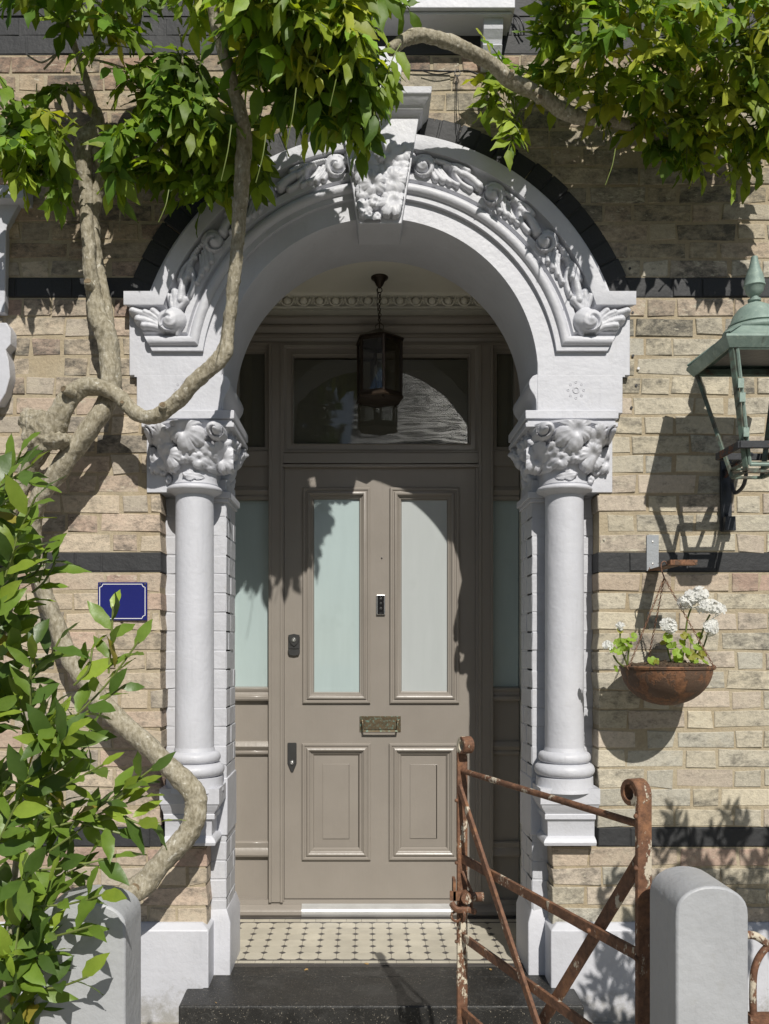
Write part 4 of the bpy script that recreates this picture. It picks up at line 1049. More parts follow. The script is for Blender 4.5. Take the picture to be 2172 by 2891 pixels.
# middle mass, standing well forward
crown([E(640,10,.62,.22,.24,.12,1.8), E(745,40,.62,.13,.18,.12,1.7), E(560,60,.55,.12,.20,.10,.9), E(700,130,.60,.15,.20,.09,1.4), E(770,190,.56,.08,.14,.07,.8), E(620,190,.50,.10,.16,.05,.6), E(850,0,.45,.05,.08,.05,.25), E(460,-20,.5,.12,.18,.07,.6), E(600,-80,.7,.18,.25,.1,.8)], 185, .26, .6)
crown([E(250,380,.28,.03,.04,.03,1), E(770,270,.5,.05,.10,.03,1), E(700,230,.55,.06,.10,.03,1), E(655,240,.5,.05,.08,.03,.7), E(830,170,.5,.03,.08,.04,.6)], 26, .2, 1.3, .95)
# top-left, left and centre-left masses
crown([E(170,0,.38,.14,.16,.05,1.0), E(60,10,.35,.08,.13,.05,.5), E(290,20,.36,.08,.10,.04,.5), E(230,75,.40,.08,.08,.03,.35), E(200,-70,.42,.4,.2,.06,1.0)], 40, .2, .2, 1.08)
crown([E(60,270,.30,.10,.10,.05,1.2), E(110,330,.30,.08,.09,.04,.8), E(20,330,.30,.08,.10,.06,.8), E(0,220,.28,.04,.08,.04,.3), E(60,385,.25,.04,.06,.02,.25)], 34, .14, .25, .95)
crown([E(320,190,.28,.09,.10,.05,.9), E(400,180,.32,.10,.12,.05,1.0), E(390,270,.30,.14,.14,.07,1.6), E(290,310,.26,.08,.10,.04,.9), E(470,300,.30,.07,.13,.06,.9), E(350,370,.25,.09,.08,.03,.8), E(505,380,.2,.04,.06,.03,.3), E(440,410,.22,.06,.06,.03,.5), E(545,370,.24,.04,.06,.05,.5), E(150,200,.2,.08,.06,.04,.3)], 128, .05, .25, .95)
# dangling sprays below the masses
crown([E(1108,290,.20,.01,.02,.05), E(1095,250,.18,.04,.02,.02), E(1065,215,.16,.03,.03,.02)], 7, .35, .9, .80)
crown([E(440,380,.28,.02,.02,.02), E(560,290,.3,.02,.03,.03)], 5, .15, 1.2, .95)
crown([E(130,420,.25,.02,.02,.02), E(1420,330,.25,.03,.03,.02), E(1500,350,.25,.03,.03,.02), E(1570,370,.25,.03,.03,.02)], 9, .1, 1.0, .9)
# tendrils left by the flower racemes
for x, y, l in ((640,200,120),(500,280,110),(575,300,95),(700,60,90),(735,120,110),(1240,120,60),(1330,330,70),(60,300,70),(365,420,60),(1300,230,60)):
    dd = .7 if 450 < x < 800 else .35
    f = MB(); f.tube(smooth_path([PD(x,y-10,dd), PD(x-6,y+l*.35,dd+.01), PD(x-14,y+l*.7,dd+.02), PD(x-22,y+l,dd+.02)], None, 5), .0016, 5, rough=.2); mk('tendril', f, M['stalk'], wis)

# ================================================================== porch lantern
def hexring(r, z, rot): return [Vector((r*math.cos(rot+math.pi/3*i), r*math.sin(rot+math.pi/3*i), z)) for i in range(6)]
LY = .60; lc = Vector(((1072-1031)*(CAM_D+LY)/FPX, LY, 0)); zc_ = 3.0785
rot = -math.pi/2+R(9)
lan = thing('porch_lantern', (lc.x, lc.y, CAM_Z+.70*1.62), 'dark bronze hexagonal glass lantern hanging on a chain from the porch ceiling', 'lantern')
ZL = lambda v: CAM_Z+(1825-v)*(CAM_D+LY)/FPX
f = MB(); f.lathe((lc.x,lc.y,zc_), [(.0,-.052),(.006,-.052),(.010,-.046),(.016,-.040),(.022,-.026),(.030,-.012),(.039,-.008),(.041,-.003),(.040,0)], 24); mk('ceiling_rose', f, M['bronze'], lan, smooth=45)
f = MB(); z = zc_-.055; k = 0; zend = ZL(908)
f.torus((lc.x,lc.y,z-.006), (0,1,0), .012, .0026, 14, 6)
z -= .022
while z > zend:
    f.torus((lc.x+.002*math.sin(k),lc.y,z), (1,.3,0) if k % 2 else (.3,-1,0), .0062, .0021, 10, 5, 1.0); 
    for i in range(-10*0, 0): pass
    z -= .0125; k += 1
f.tube([(lc.x-.008,lc.y,zc_-.05),(lc.x-.012,lc.y+.003,zc_-.12),(lc.x-.003,lc.y,zend+.01)], .0018, 5)
mk('chain', f, M['bronze'], lan, smooth=60)
f = MB(); f.tube([(lc.x,lc.y,ZL(910)),(lc.x-.019,lc.y,ZL(920)),(lc.x-.017,lc.y,ZL(928)),(lc.x,lc.y,ZL(936))], .002, 5); f.tube([(lc.x,lc.y,ZL(910)),(lc.x+.019,lc.y,ZL(920)),(lc.x+.017,lc.y,ZL(928)),(lc.x,lc.y,ZL(936))], .002, 5); f.tube([(lc.x,lc.y,ZL(905)),(lc.x,lc.y,ZL(940))], .003, 6)
mk('hanger', f, M['bronze'], lan, smooth=60)
zr0, zr1, zb0, zb1 = ZL(966), ZL(936), ZL(1118), ZL(1150)
ro, ri, rb = .122, .104, .107
f = MB(); a = hexring(ro, zr0, rot); b = hexring(ro*.98, zr0+.006, rot); c = hexring(.012, zr1+.012, rot); e = hexring(ro*.93, zr0-.001, rot); e2 = hexring(.012, zr1+.006, rot)
vs = [v+Vector((lc.x,lc.y,0)) for v in a+b+c+e+e2]
f.add(vs, [(i,(i+1)%6,(i+1)%6+6,i+6) for i in range(6)]+[(i+6,(i+1)%6+6,(i+1)%6+12,i+12) for i in range(6)]+[tuple(range(12,18))]+[(i,i+18,(i+1)%6+18,(i+1)%6) for i in range(6)]+[(i+18,i+24,(i+1)%6+24,(i+1)%6+18) for i in range(6)])
mk('lantern_roof', f, M['bronze'], lan)
f = MB(); T_ = [v+Vector((lc.x,lc.y,0)) for v in hexring(ri+.004, zr0-.001, rot)]; B_ = [v+Vector((lc.x,lc.y,0)) for v in hexring(rb, zb0, rot)]
for i in range(6):
    f.bar(T_[i], B_[i], (B_[i]-Vector((lc.x,lc.y,B_[i].z))).normalized(), .0052, .0062)
    j = (i+1) % 6; f.bar(T_[i]-Vector((0,0,.006)), T_[j]-Vector((0,0,.006)), (0,0,1), .008, .004); f.bar(B_[i], B_[j], (0,0,1), .007, .0045)
mk('lantern_frame', f, M['bronze'], lan, bevel=.001, seg=1)
f = MB(); r_ = [(rb+.006, zb0-.004), (rb+.012, zb0-.018), (rb+.008, zb0-.024), (rb*.5, zb0-.032), (.012, zb0-.034)]
vs = [v+Vector((lc.x,lc.y,0)) for r, z in r_ for v in hexring(r, z, rot)]
f.add(vs, [(j*6+i, j*6+(i+1)%6, (j+1)*6+(i+1)%6, (j+1)*6+i) for j in range(len(r_)-1) for i in range(6)]+[tuple(range((len(r_)-1)*6, len(r_)*6)), (5,4,3,2,1,0)])
for i in range(0,6,2):
    q = hexring(rb*.92, zb0-.030, rot)[i]; f.sphere((lc.x+q.x, lc.y+q.y, zb0-.030), .005)
mk('lantern_tray', f, M['bronze'], lan)
for i in range(6):
    j = (i+1) % 6; g_ = MB(); n_ = ((T_[i]+T_[j])/2-Vector((lc.x,lc.y,T_[i].z))).normalized()*.0015
    g_.add([T_[i]-n_,T_[j]-n_,B_[j]-n_,B_[i]-n_,T_[i]+n_,T_[j]+n_,B_[j]+n_,B_[i]+n_], [(0,1,2,3),(4,7,6,5),(0,4,5,1),(2,6,7,3),(0,3,7,4),(1,5,6,2)]); mk('lantern_pane', g_, M['lampglass'], lan)
g_ = MB(); g_.lathe((lc.x,lc.y,zb0), [(.017,-.01),(.017,.045),(.013,.048),(.011,.07)], 14); mk('bulb_holder', g_, M['blackgloss'], lan, smooth=40)
g_ = MB(); g_.lathe((lc.x,lc.y,zb0+.06), [(.012,0),(.014,.012),(.024,.035),(.028,.055),(.023,.08),(.011,.095),(.002,.099)], 16); mk('light_bulb', g_, M['lampglass'], lan, smooth=60)

# ================================================================== wall lantern, green copper
LX, LD = 1.400, .33
wl = thing('wall_lantern', (LX, -LD, 1.88), 'green weathered copper street lantern on a black iron bracket on the right brick wall', 'lantern')
Zr = lambda z: z+CAM_Z
def sq(a, z, c=(LX,-LD)): return [Vector((c[0]+sx*a, c[1]+sy*a, z)) for sx, sy in ((-1,-1),(1,-1),(1,1),(-1,1))]
f = MB(); f.lathe((LX,-LD,0), [(.002,Zr(1.402)),(.011,Zr(1.401)),(.013,Zr(1.388)),(.018,Zr(1.365)),(.029,Zr(1.335)),(.0345,Zr(1.312)),(.0345,Zr(1.302)),(.037,Zr(1.299)),(.037,Zr(1.294)),(.033,Zr(1.291)),(.030,Zr(1.275)),(.020,Zr(1.262)),(.014,Zr(1.257)),(.014,Zr(1.251)),(.022,Zr(1.248)),(.022,Zr(1.240)),(.017,Zr(1.237)),(.017,Zr(1.228)),(.026,Zr(1.224))], 28); mk('finial', f, M['verd'], wl, smooth=50)
f = MB(); f.lathe((LX,-LD,0), [(.004,Zr(1.232)),(.030,Zr(1.229)),(.055,Zr(1.213)),(.073,Zr(1.190)),(.082,Zr(1.163)),(.088,Zr(1.158)),(.090,Zr(1.150)),(.084,Zr(1.146)),(.096,Zr(1.142)),(.106,Zr(1.134)),(.108,Zr(1.125)),(.102,Zr(1.116)),(.085,Zr(1.110))], 36); mk('dome', f, M['verd'], wl, smooth=50)
f = MB(); r_ = [(.100,Zr(1.116)),(.165,Zr(1.066)),(.176,Zr(1.060)),(.177,Zr(1.050)),(.160,Zr(1.040)),(.150,Zr(1.045))]
vs = [v for a, z in r_ for v in sq(a, z)]
f.add(vs, [(j*4+i, j*4+(i+1)%4, (j+1)*4+(i+1)%4, (j+1)*4+i) for j in range(len(r_)-1) for i in range(4)]+[(0,1,2,3)])
# flat green sheet strips on the hips
for i in range(4):
    a, b = sq(.100,Zr(1.119))[i], sq(.172,Zr(1.066))[i]; f.bar(a, b, Vector((b-a)).cross(Vector((0,0,1))).normalized(), .010, .002)
# eaves board
e0, e1 = sq(.178,Zr(1.052)), sq(.158,Zr(1.020))
e2 = sq(.150,Zr(1.022)); vs = e0+e1+e2+sq(.168,Zr(1.052))
f.add(vs, [(i,(i+1)%4,(i+1)%4+4,i+4) for i in range(4)]+[(i+4,(i+1)%4+4,(i+1)%4+8,i+8) for i in range(4)]+[(i+8,(i+1)%4+8,(i+1)%4+12,i+12) for i in range(4)])
mk('lantern_roof', f, M['verd'], wl)
f = MB(); f.lathe((LX,-LD,0), [(.15,Zr(1.045)),(.03,Zr(1.10))], 4, a0=math.pi/4, a1=math.pi/4+2*math.pi); mk('roof_lining', f, M['ironblack'], wl)
f = MB(); T_, B_ = sq(.150,Zr(1.035)), sq(.055,Zr(.618))
for i in range(4):
    n_ = (T_[i]-Vector((LX,-LD,T_[i].z))).normalized(); f.bar(T_[i], B_[i], n_, .006, .0085); j = (i+1) % 4
    f.bar(B_[i]+Vector((0,0,.03)), B_[j]+Vector((0,0,.03)), (0,0,1), .0035, .008); f.bar(B_[i], B_[j], (0,0,1), .005, .006)
    f.bar(T_[i], T_[j], (0,0,1), .010, .006)
mk('lantern_frame', f, M['verd2'], wl, bevel=.001, seg=1)
# hinged front door frame, opened glass missing
f = MB(); a, b = Vector((LX-.128,-LD-.150,Zr(1.02))), Vector((LX+.128,-LD-.150,Zr(1.02))); c, e = Vector((LX-.045,-LD-.064,Zr(.640))), Vector((LX+.045,-LD-.064,Zr(.640)))
for p, q in ((a,b),(c,e),(a,c),(b,e)): f.tube([p,q], .0062, 6)
for t in (.30,.42,.72):
    p = a.lerp(c, t); f.bar(p+Vector((-.004,-.004,.016)), p+Vector((-.004,-.004,-.016)), (0,1,0), .005, .010)
mk('lantern_door', f, M['verd'], wl, smooth=40)
f = MB(); hs = .095; z = Zr(.703); c4 = [Vector((LX-hs,-LD-hs,z)), Vector((LX+hs,-LD-hs,z)), Vector((LX+hs,-LD+hs,z)), Vector((LX-hs,-LD+hs,z))]
for i in range(4): f.bar(c4[i], c4[(i+1)%4], (0,0,1), .013, .006)
f.bar((LX-.0,-LD+hs,z), (LX+.035,-.01,z-.02), (0,0,1), .012, .006)
mk('bracket_ring', f, M['ironrust'], wl, bevel=.002, seg=1)
f = MB(); px = P(2048,0).x; f.box(px-.023, px+.021, -.014, .001, zf(1500), zf(1300)); f.prism([(px-.02,zf(1502)),(px+.024,zf(1502)),(px+.022,zf(1462)),(px-.018,zf(1462))], -.045, -.005)
f.bar((px,-.012,zf(1330)), (LX,-LD+.10,Zr(.70)), (1,0,0), .012, .006)
f.tube(smooth_path([(px+.008,-.10,zf(1300)),(px+.010,-.16,zf(1330)),(px+.012,-.14,zf(1385)),(px+.010,-.07,zf(1400)),(px+.010,-.04,zf(1370)),(px+.010,-.06,zf(1352))], None, 5), .008, 8)
f.tube([(px+.008,-.10,zf(1300)),(LX-.01,-LD,Zr(.69))], .008, 8)
f.sphere((px,-.016,zf(1455)), .006)
mk('wall_bracket', f, M['ironblack'], wl, smooth=40, bevel=.002)

# ================================================================== hanging bowl, shelf bracket, geraniums
HB = Vector(((1881-1031)*(CAM_D-.18)/FPX, -.18, CAM_Z+(1825-1883)*(CAM_D-.18)/FPX))
RB = .166
br = thing('angle_bracket', (P(1842,0).x, 0, zf(1611)), 'rusting zinc angle bracket screwed over the black band above the hanging bowl', 'bracket')
f = MB(); xa, xb = P(1825,0).x, P(1859,0).x; f.box(xa, xb, -.006, .0, zf(1612), zf(1511)); bp = mk('back_plate', f, M['zinc'], br, bevel=.001)
f = MB(); f.box(xa+.005, xb+.004, -.235, -.004, zf(1612), zf(1612)+.006); f.box(xa+.008, xb+.06, -.243, -.205, zf(1612)+.001, zf(1612)+.020); mk('bracket_arm', f, M['rustbowl'], br, bevel=.001)
f = MB()
for v in (1530,1592): f.sphere(((xa+xb)/2, -.006, zf(v)), .005, 10, 6, (1,.5,1))
mk('screw', f, M['steel'], br, smooth=60)
hb_ = thing('hanging_bowl', tuple(HB-Vector((0,0,.145))), 'rusty half round metal bowl planter hanging on three chains from a wall bracket', 'planter')
f = MB(); pr_ = [(RB*math.cos(a), -.145*math.sin(a)) for a in [R(q) for q in range(0,91,9)]]; pr_[-1] = (.002, -.145)
f.lathe(HB, [(RB-.007,-.002)]+[(RB+.004,.0),(RB+.004,-.006)]+pr_, 48); bo = mk('bowl', f, M['rustbowl'], hb_, smooth=60)
f = MB(); f.torus(HB, (0,0,1), RB+.001, .0045, 48, 8); mk('bowl_rim', f, M['rustbowl'], bo, smooth=60)
f = MB(); n_ = 26
for j in range(5):
    pass
vs = []; 
for j in range(9):
    r = (RB-.004)*j/8
    for i in range(n_):
        a = 2*math.pi*i/n_; vs.append((HB.x+r*math.cos(a), HB.y+r*math.sin(a), HB.z-.004+.022*(1-(r/RB)**2)+rng.normal(0,.005)*(j < 8)))
f.add(vs, [(j*n_+i, j*n_+(i+1)%n_, (j+1)*n_+(i+1)%n_, (j+1)*n_+i) for j in range(8) for i in range(n_)])
for _ in range(150):
    a = rng.uniform(0,6.28); r = RB*.9*math.sqrt(rng.random()); f.sphere((HB.x+r*math.cos(a), HB.y+r*math.sin(a), HB.z+.012*(1-(r/RB)**2)+.002), rng.uniform(.003,.008), 6, 4)
mk('soil', f, M['soil'], hb_)
hk = P(1876,1632,.18)
for a in (R(200), R(-32), R(95)):
    e = HB+Vector(((RB+.002)*math.cos(a), (RB+.002)*math.sin(a), .004)); f = MB(); d_ = hk-e; L_ = d_.length; n_ = int(L_/.0118)
    for i in range(n_):
        p = e+d_*((i+.5)/n_); u = d_.normalized(); s_ = u.orthogonal().normalized(); s2 = u.cross(s_)
        f.torus(p, s_ if i % 2 else s2, .0036, .0014, 8, 5, 1.75, dirv=u)
    f.torus(e+Vector((0,0,-.004)), (math.cos(a+1.57), math.sin(a+1.57), 0), .008, .0018, 10, 5)
    mk('chain', f, M['chain'], hb_, smooth=60)
f = MB(); zt_ = zf(1612)+.012
f.tube(smooth_path([hk, hk+Vector((-.004,0,.012)), hk+Vector((-.012,0,.035)), (hk.x-.010,-.18,zt_+.002), (hk.x+.002,-.18,zt_+.008), (hk.x+.010,-.18,zt_-.004)], None, 5), .0024, 6); mk('hook', f, M['chain'], hb_, smooth=60)
# geraniums
def geranium(nm, label, root, stalks, leaves, blooms):
    g0 = thing(nm, tuple(root), label, 'plant', 'geraniums growing in the hanging bowl')
    f = MB()
    for pts in stalks: pp = [P(u,v,d) for u,v,d in pts]; f.tube(smooth_path(pp, None, 4), .0034, 6, rough=.1)
    mk('stem', f, M['stalk'], g0, smooth=60)
    f = MB(); cl = []
    for (u, v, d, r) in leaves:
        c = np.array(P(u,v,d)); nrm = unit(np.array([rng.normal(.1,.4), -.8+rng.normal(0,.25), .6+rng.normal(0,.35)])); a_ = unit(np.cross(nrm, [0,.3,1])); b_ = np.cross(nrm, a_)
        q = r*(CAM_D-d)/FPX; n_ = 24; vs = [tuple(c-nrm*.12*q)]; rot_ = rng.uniform(0,6.28)
        for ring_ in (.5, 1.0):
            for i in range(n_):
                th = 2*math.pi*i/n_; rr = q*ring_*(.86+.14*abs(math.cos(3.5*(th-rot_)))+.03*math.cos(th*12)); gap = 1-.5*math.exp(-((((th-rot_+3.14) % 6.28)-3.14)/.22)**2)
                h = q*(.16*ring_**2+.10*ring_*math.cos(7*(th-rot_)))
                vs.append(tuple(c+a_*rr*gap*math.cos(th)+b_*rr*gap*math.sin(th)+nrm*h))
        f.add(vs, [(0,1+i,1+(i+1)%n_) for i in range(n_)]+[(1+i,1+n_+i,1+n_+(i+1)%n_,1+(i+1)%n_) for i in range(n_)])
        k = np.array([.26,.38,.06])*rng.uniform(.8,1.25) if rng.random() < .8 else np.array([.30,.30,.06])
        cl += [(*k,1)]*len(vs)
    f.attr = {'lc': cl}; mk('leaf', f, M['wleaf'], g0, smooth=60, fix=False)
    for (u, v, d, r, n) in blooms:
        f = MB(); cl = []; c = np.array(P(u,v,d)); q = r*(CAM_D-d)/FPX; f.sphere(tuple(c), q*.66, 10, 8); cl += [(.9,.9,.88,1)]*len(f.v)
        for i in range(n):
            dr_ = unit(rng.normal(0,1,3)*np.array([1,.8,.8])+np.array([0,-.4,.25])); pc = c+dr_*q*rng.uniform(.65,.95)
            a_ = unit(np.cross(dr_, rng.normal(0,1,3))); b_ = np.cross(dr_, a_); s_ = .0150
            for k in range(5):
                th = 2*math.pi*k/5; o_ = a_*math.cos(th)+b_*math.sin(th); t_ = -a_*math.sin(th)+b_*math.cos(th)
                vs = [pc, pc+o_*s_*.5-t_*s_*.42+dr_*.0015, pc+o_*s_*1.05-t_*s_*.36+dr_*.003, pc+o_*s_*1.2+dr_*.001, pc+o_*s_*1.05+t_*s_*.36+dr_*.003, pc+o_*s_*.5+t_*s_*.42+dr_*.0015]
                f.add([tuple(x) for x in vs], [(0,1,2,3,4,5)]); cl += [(.90,.90,.88,1)]*6
        f.attr = {'lc': cl}; mk('flower_head', f, M['petal'], g0, fix=False)
geranium('geranium', 'tall white flowering geranium on the right side of the rusty hanging bowl', P(1930,1875,.18),
    [[(1925,1880,.18),(1935,1800,.19),(1942,1745,.2),(1958,1700,.21)], [(1950,1878,.18),(1975,1810,.2),(1992,1760,.22),(2005,1735,.23)], [(1900,1880,.2),(1885,1830,.22),(1886,1790,.23)], [(1960,1880,.2),(1985,1830,.22),(2000,1785,.24)], [(1930,1880,.18),(1915,1840,.2),(1900,1815,.22)]],
    [(1885,1800,.24,16),(1897,1822,.25,15),(1912,1845,.26,17),(1936,1838,.26,18),(1952,1850,.25,18),(1970,1828,.24,14),(1982,1850,.23,15),(1948,1805,.22,17),(1932,1795,.21,13),(1915,1860,.24,15),(1960,1868,.24,14),(1925,1815,.2,13),(1875,1815,.22,12),(1990,1870,.2,12),(1845,1868,.26,19),(1853,1872,.27,12),(1975,1795,.2,11)],
    [(1955,1690,.22,27,20),(1975,1680,.23,25,20),(1935,1700,.22,20,12),(1990,1712,.24,22,14),(2012,1718,.24,24,16),(2032,1722,.23,14,8),(2003,1774,.25,22,16),(2012,1762,.24,12,6),(1885,1768,.24,23,15),(1895,1772,.25,12,6)])
geranium('geranium', 'small pale green geranium leaning out over the left rim of the rusty hanging bowl', P(1768,1885,.2),
    [[(1775,1888,.2),(1765,1860,.22),(1752,1825,.23),(1752,1775,.24)], [(1770,1888,.2),(1745,1870,.22),(1732,1850,.23)], [(1772,1880,.2),(1775,1840,.2),(1782,1815,.2)]],
    [(1750,1780,.24,11),(1765,1810,.25,13),(1782,1808,.25,15),(1745,1815,.24,14),(1730,1835,.24,12),(1745,1842,.26,13),(1768,1832,.24,12),(1738,1888,.22,11),(1790,1795,.23,11),(1755,1826,.25,13),(1778,1822,.26,10)],
    [(1716,1823,.24,9,5),(1752,1768,.24,5,3)])

# ================================================================== blue enamel plate
sg = thing('enamel_plate', (P(348,0).x, 0, zf(1753)), 'blank royal blue enamel plate with a white line border screwed to the left brick wall', 'sign')
xa, xb, za, zb_ = P(279,0).x, P(418,0).x, zf(1752), zf(1644)
f = MB(); f.box(xa, xb, -.012, -.004, za, zb_); pl_ = mk('plate', f, M['blue'], sg, bevel=.003, seg=3)
f = MB(); i_ = .008; r_ = .012; pts = []
for cx, cz, a0 in ((xa+i_,za+i_,90),(xb-i_,za+i_,180),(xb-i_,zb_-i_,270),(xa+i_,zb_-i_,0)):
    arc = [(cx+r_*math.cos(R(a0-q)), cz+r_*math.sin(R(a0-q))) for q in range(0,91,15)]; pts += arc
pts = [Vector((x,-.0122,z)) for x, z in pts]; n_ = len(pts)
vs = []
cen = Vector(((xa+xb)/2,-.0122,(za+zb_)/2))
for i in range(n_):
    t = (pts[(i+1)%n_]-pts[i-1]).normalized(); nn = Vector((t.z,0,-t.x)); vs += [pts[i]-nn*.0014+Vector((0,-.0004,0)), pts[i]+nn*.0014+Vector((0,-.0004,0)), pts[i]-nn*.0014, pts[i]+nn*.0014]
f.add(vs, [(i*4,i*4+1,((i+1)%n_)*4+1,((i+1)%n_)*4) for i in range(n_)]+[(i*4,((i+1)%n_)*4,((i+1)%n_)*4+2,i*4+2) for i in range(n_)]+[(i*4+1,i*4+3,((i+1)%n_)*4+3,((i+1)%n_)*4+1) for i in range(n_)]); mk('border_line', f, M['signw'], pl_, fix=False)
for x, z in ((xa+.009,za+.009),(xb-.009,zb_-.009),(xa+.009,zb_-.009)):
    f = MB(); f.sphere((x,-.012,z), .0042, 10, 6, (1,.5,1)); mk('screw', f, M['gunmetal'], sg, smooth=60)

# ================================================================== cables and wall plugs
f = MB(); f.tube(smooth_path([P(1146,197,.01),P(1180,199,.012),P(1225,200,.012),P(1285,202,.012),P(1320,200,.01),P(1350,210,.01),P(1358,214,.01)], None, 4), .0032, 6); f.tube(smooth_path([P(1192,200,.018),P(1230,210,.018),P(1262,207,.018),P(1290,200,.018)], None, 4), .0022, 6)
f.tube(smooth_path([P(1290,196,.02),P(1284,206,.022),P(1292,216,.022),P(1300,207,.022),P(1294,196,.02)], None, 4), .0016, 5); f.tube(smooth_path([P(1290,212,.018),P(1289,270,.018),P(1288,330,.018),P(1290,365,.018),P(1298,400,.018)], None, 4), .0017, 5); f.tube(smooth_path([P(1292,212,.018),P(1294,290,.02),P(1300,362,.018)], None, 4), .0010, 5)
cb_ = thing('cable', tuple(P(1290,400,.018)), 'thin black cable looped along the bricks under the sill, one end hanging to the arch', 'cable')
mk('wire', f, M['cable'], cb_, smooth=60)
f = MB(); f.tube(smooth_path([P(1450,40,.02),P(1468,52,.03),P(1478,75,.03),P(1480,100,.015)], None, 4), .0035, 6); f.tube(smooth_path([P(1452,50,.02),P(1464,66,.03),P(1472,100,.02)], None, 4), .0025, 6)
tag(mk('cable', f, M['cable'], smooth=60), 'short curled black cable beside the end of the window sill', 'cable')

# ================================================================== gate piers
def pier(label, x0, x1, y0, y1, ztop, zs):
    f = MB(); n_ = 16; zb_ = -.145; pts = [(x0,zb_),(x1,zb_),(x1,zs)]; cx = (x0+x1)/2; hw = (x1-x0)/2
    for i in range(1, n_): a = math.pi*i/n_; pts.append((cx+hw*math.cos(a)**1 if True else 0, zs+(ztop-zs)*math.sin(a)**.85))
    pts.append((x0,zs)); f.prism(pts, y0, y1)
    o = mk('gate_pier', f, M['pier'], smooth=40, bevel=.0045, seg=2); return tag(o, label, 'gate pier', 'painted gate piers')
pier('grey painted round topped gate pier beside the rusty gate hinge on the right', .584, .720, -1.77, -1.62, .890, .835)
pier('grey painted round topped gate pier half hidden behind the laurel leaves', -.622, -.450, -1.77, -1.655, .862, .812)

# ================================================================== iron gate
GA, GB = Vector((.2968,-.78,0)), Vector((.592,-1.56,0)); gd = (GB-GA).normalized(); gn = Vector((gd.y,-gd.x,0)); 
if gn.x < 0: gn = -gn
def G(t, z, off=0.0): return GA.lerp(GB, t)+Vector((0,0,CAM_Z+z))+gn*off
gate = thing('iron_gate', (GA.x, GA.y, -.14), 'rusty iron garden gate with flaking cream paint standing open before the step', 'gate')
def ribbon(mb, path, w, th):
    """flat strip following path in the gate plane: list of (t-metres along gate, z), width w along the gate normal"""
    Lg = (GB-GA).length; n_ = len(path); vs = []
    for i, (a, z) in enumerate(path):
        b0, b1 = path[max(i-1,0)], path[min(i+1,n_-1)]; tx, tz = b1[0]-b0[0], b1[1]-b0[1]; l = math.hypot(tx,tz); nx, nz = -tz/l, tx/l
        for o_, k_ in ((-w/2,-th/2),(w/2,-th/2),(w/2,th/2),(-w/2,th/2)): vs.append(G(a/Lg, z)+gd*(nx*k_)+Vector((0,0,nz*k_))+gn*o_)
    mb.add(vs, [(i*4+k, i*4+(k+1)%4, (i+1)*4+(k+1)%4, (i+1)*4+k) for i in range(n_-1) for k in range(4)]+[(3,2,1,0), tuple((n_-1)*4+k for k in range(4))])
Lg = (GB-GA).length
def scrolltop(a, zc, r, sgn):
    out = []
    for q in range(0, 460, 20):
        th = R(-90+0)+R(q); rr = r*(1-.30*q/460); out.append((a+sgn*(r*.85)-sgn*rr*math.cos(th-R(90)+R(90)+math.pi/2*0+R(-0))*1.0 if False else a+sgn*(r-rr*math.cos(R(q))), zc+rr*math.sin(R(q))))
    return out
f = MB(); top = -.300
ribbon(f, [(0,-1.485),(0,-1.0),(0,-.6),(0,top-.03)]+scrolltop(0, top, .024, 1), .034, .010); mk('latch_stile', f, M['rustpost'], gate, bevel=.0015, seg=1)
f = MB(); ribbon(f, [(Lg,-1.485),(Lg,-1.0),(Lg,-.6),(Lg,-.34)]+scrolltop(Lg, -.315, .026, -1), .036, .012); mk('hinge_stile', f, M['rust'], gate, bevel=.0015, seg=1)
f = MB(); f.tube([G(0,-.380), G(1,-.381)], .0085, 12, rough=.03); mk('top_rail', f, M['rust'], gate, smooth=60)
for za_, zb2 in ((-.648,-.662),(-.886,-.895),(-1.114,-1.12),(-1.43,-1.43)):
    f = MB(); f.bar(G(0,za_), G(1,zb2), gn, .005, .013); mk('rail', f, M['rust'], gate, bevel=.001, seg=1)
f = MB(); f.bar(G(.005,-.425,-.012), G(.535,-.975,-.012), gn, .005, .011); f.sphere(G(.535,-.978,-.012), .015, 10, 8); mk('brace', f, M['rust'], gate, bevel=.001, seg=1)
f = MB(); f.bar(G(.995,-.435,.011), G(.50,-.985,.011), gn, .005, .015); mk('brace', f, M['rust'], gate, bevel=.001, seg=1)
f = MB()
for t, z in ((0,-.66),(1,-.66),(0,-.90),(1,-.90),(0,-.47),(1,-.47),(.80,-.655),(1.0,-.36)): f.sphere(G(t,z,-.019), .006, 8, 6)
mk('rivet', f, M['rust'], gate, smooth=60)
# latch and bolt cluster
zL = CAM_Z+(1825-2530)*2.55/FPX
f = MB(); c = GA+Vector((0,0,zL)); 
f.box(c.x-.030, c.x-.022, c.y-.03, c.y+.01, c.z-.01, c.z+.055); f.box(c.x-.040, c.x+.028, c.y-.030, c.y-.022, c.z-.008, c.z+.020)
f.tube([c+Vector((.0,-.035,.006)), c+Vector((.060,-.030,.004))], .014, 12, rough=.03); f.tube([c+Vector((.008,-.055,.006)), c+Vector((.008,-.02,.006))], .017, 12)
f.tube(smooth_path([c+Vector((-.035,-.03,-.016)), c+Vector((-.02,-.045,-.030)), c+Vector((.012,-.045,-.030)), c+Vector((.035,-.035,-.040))], None, 4), .009, 8, rough=.1)
f.torus(c+Vector((-.004,-.03,-.045)), (1,.2,0), .024, .005, 14, 6); f.torus(c+Vector((.006,-.028,-.020)), (.4,1,0), .020, .005, 14, 6); f.torus(c+Vector((-.02,-.03,-.055)), (0,1,.2), .016, .004, 14, 6)
f.tube(smooth_path([c+Vector((.0,-.012,.075)), c+Vector((.012,-.03,.05)), c+Vector((.025,-.03,.02))], None, 4), .005, 8)
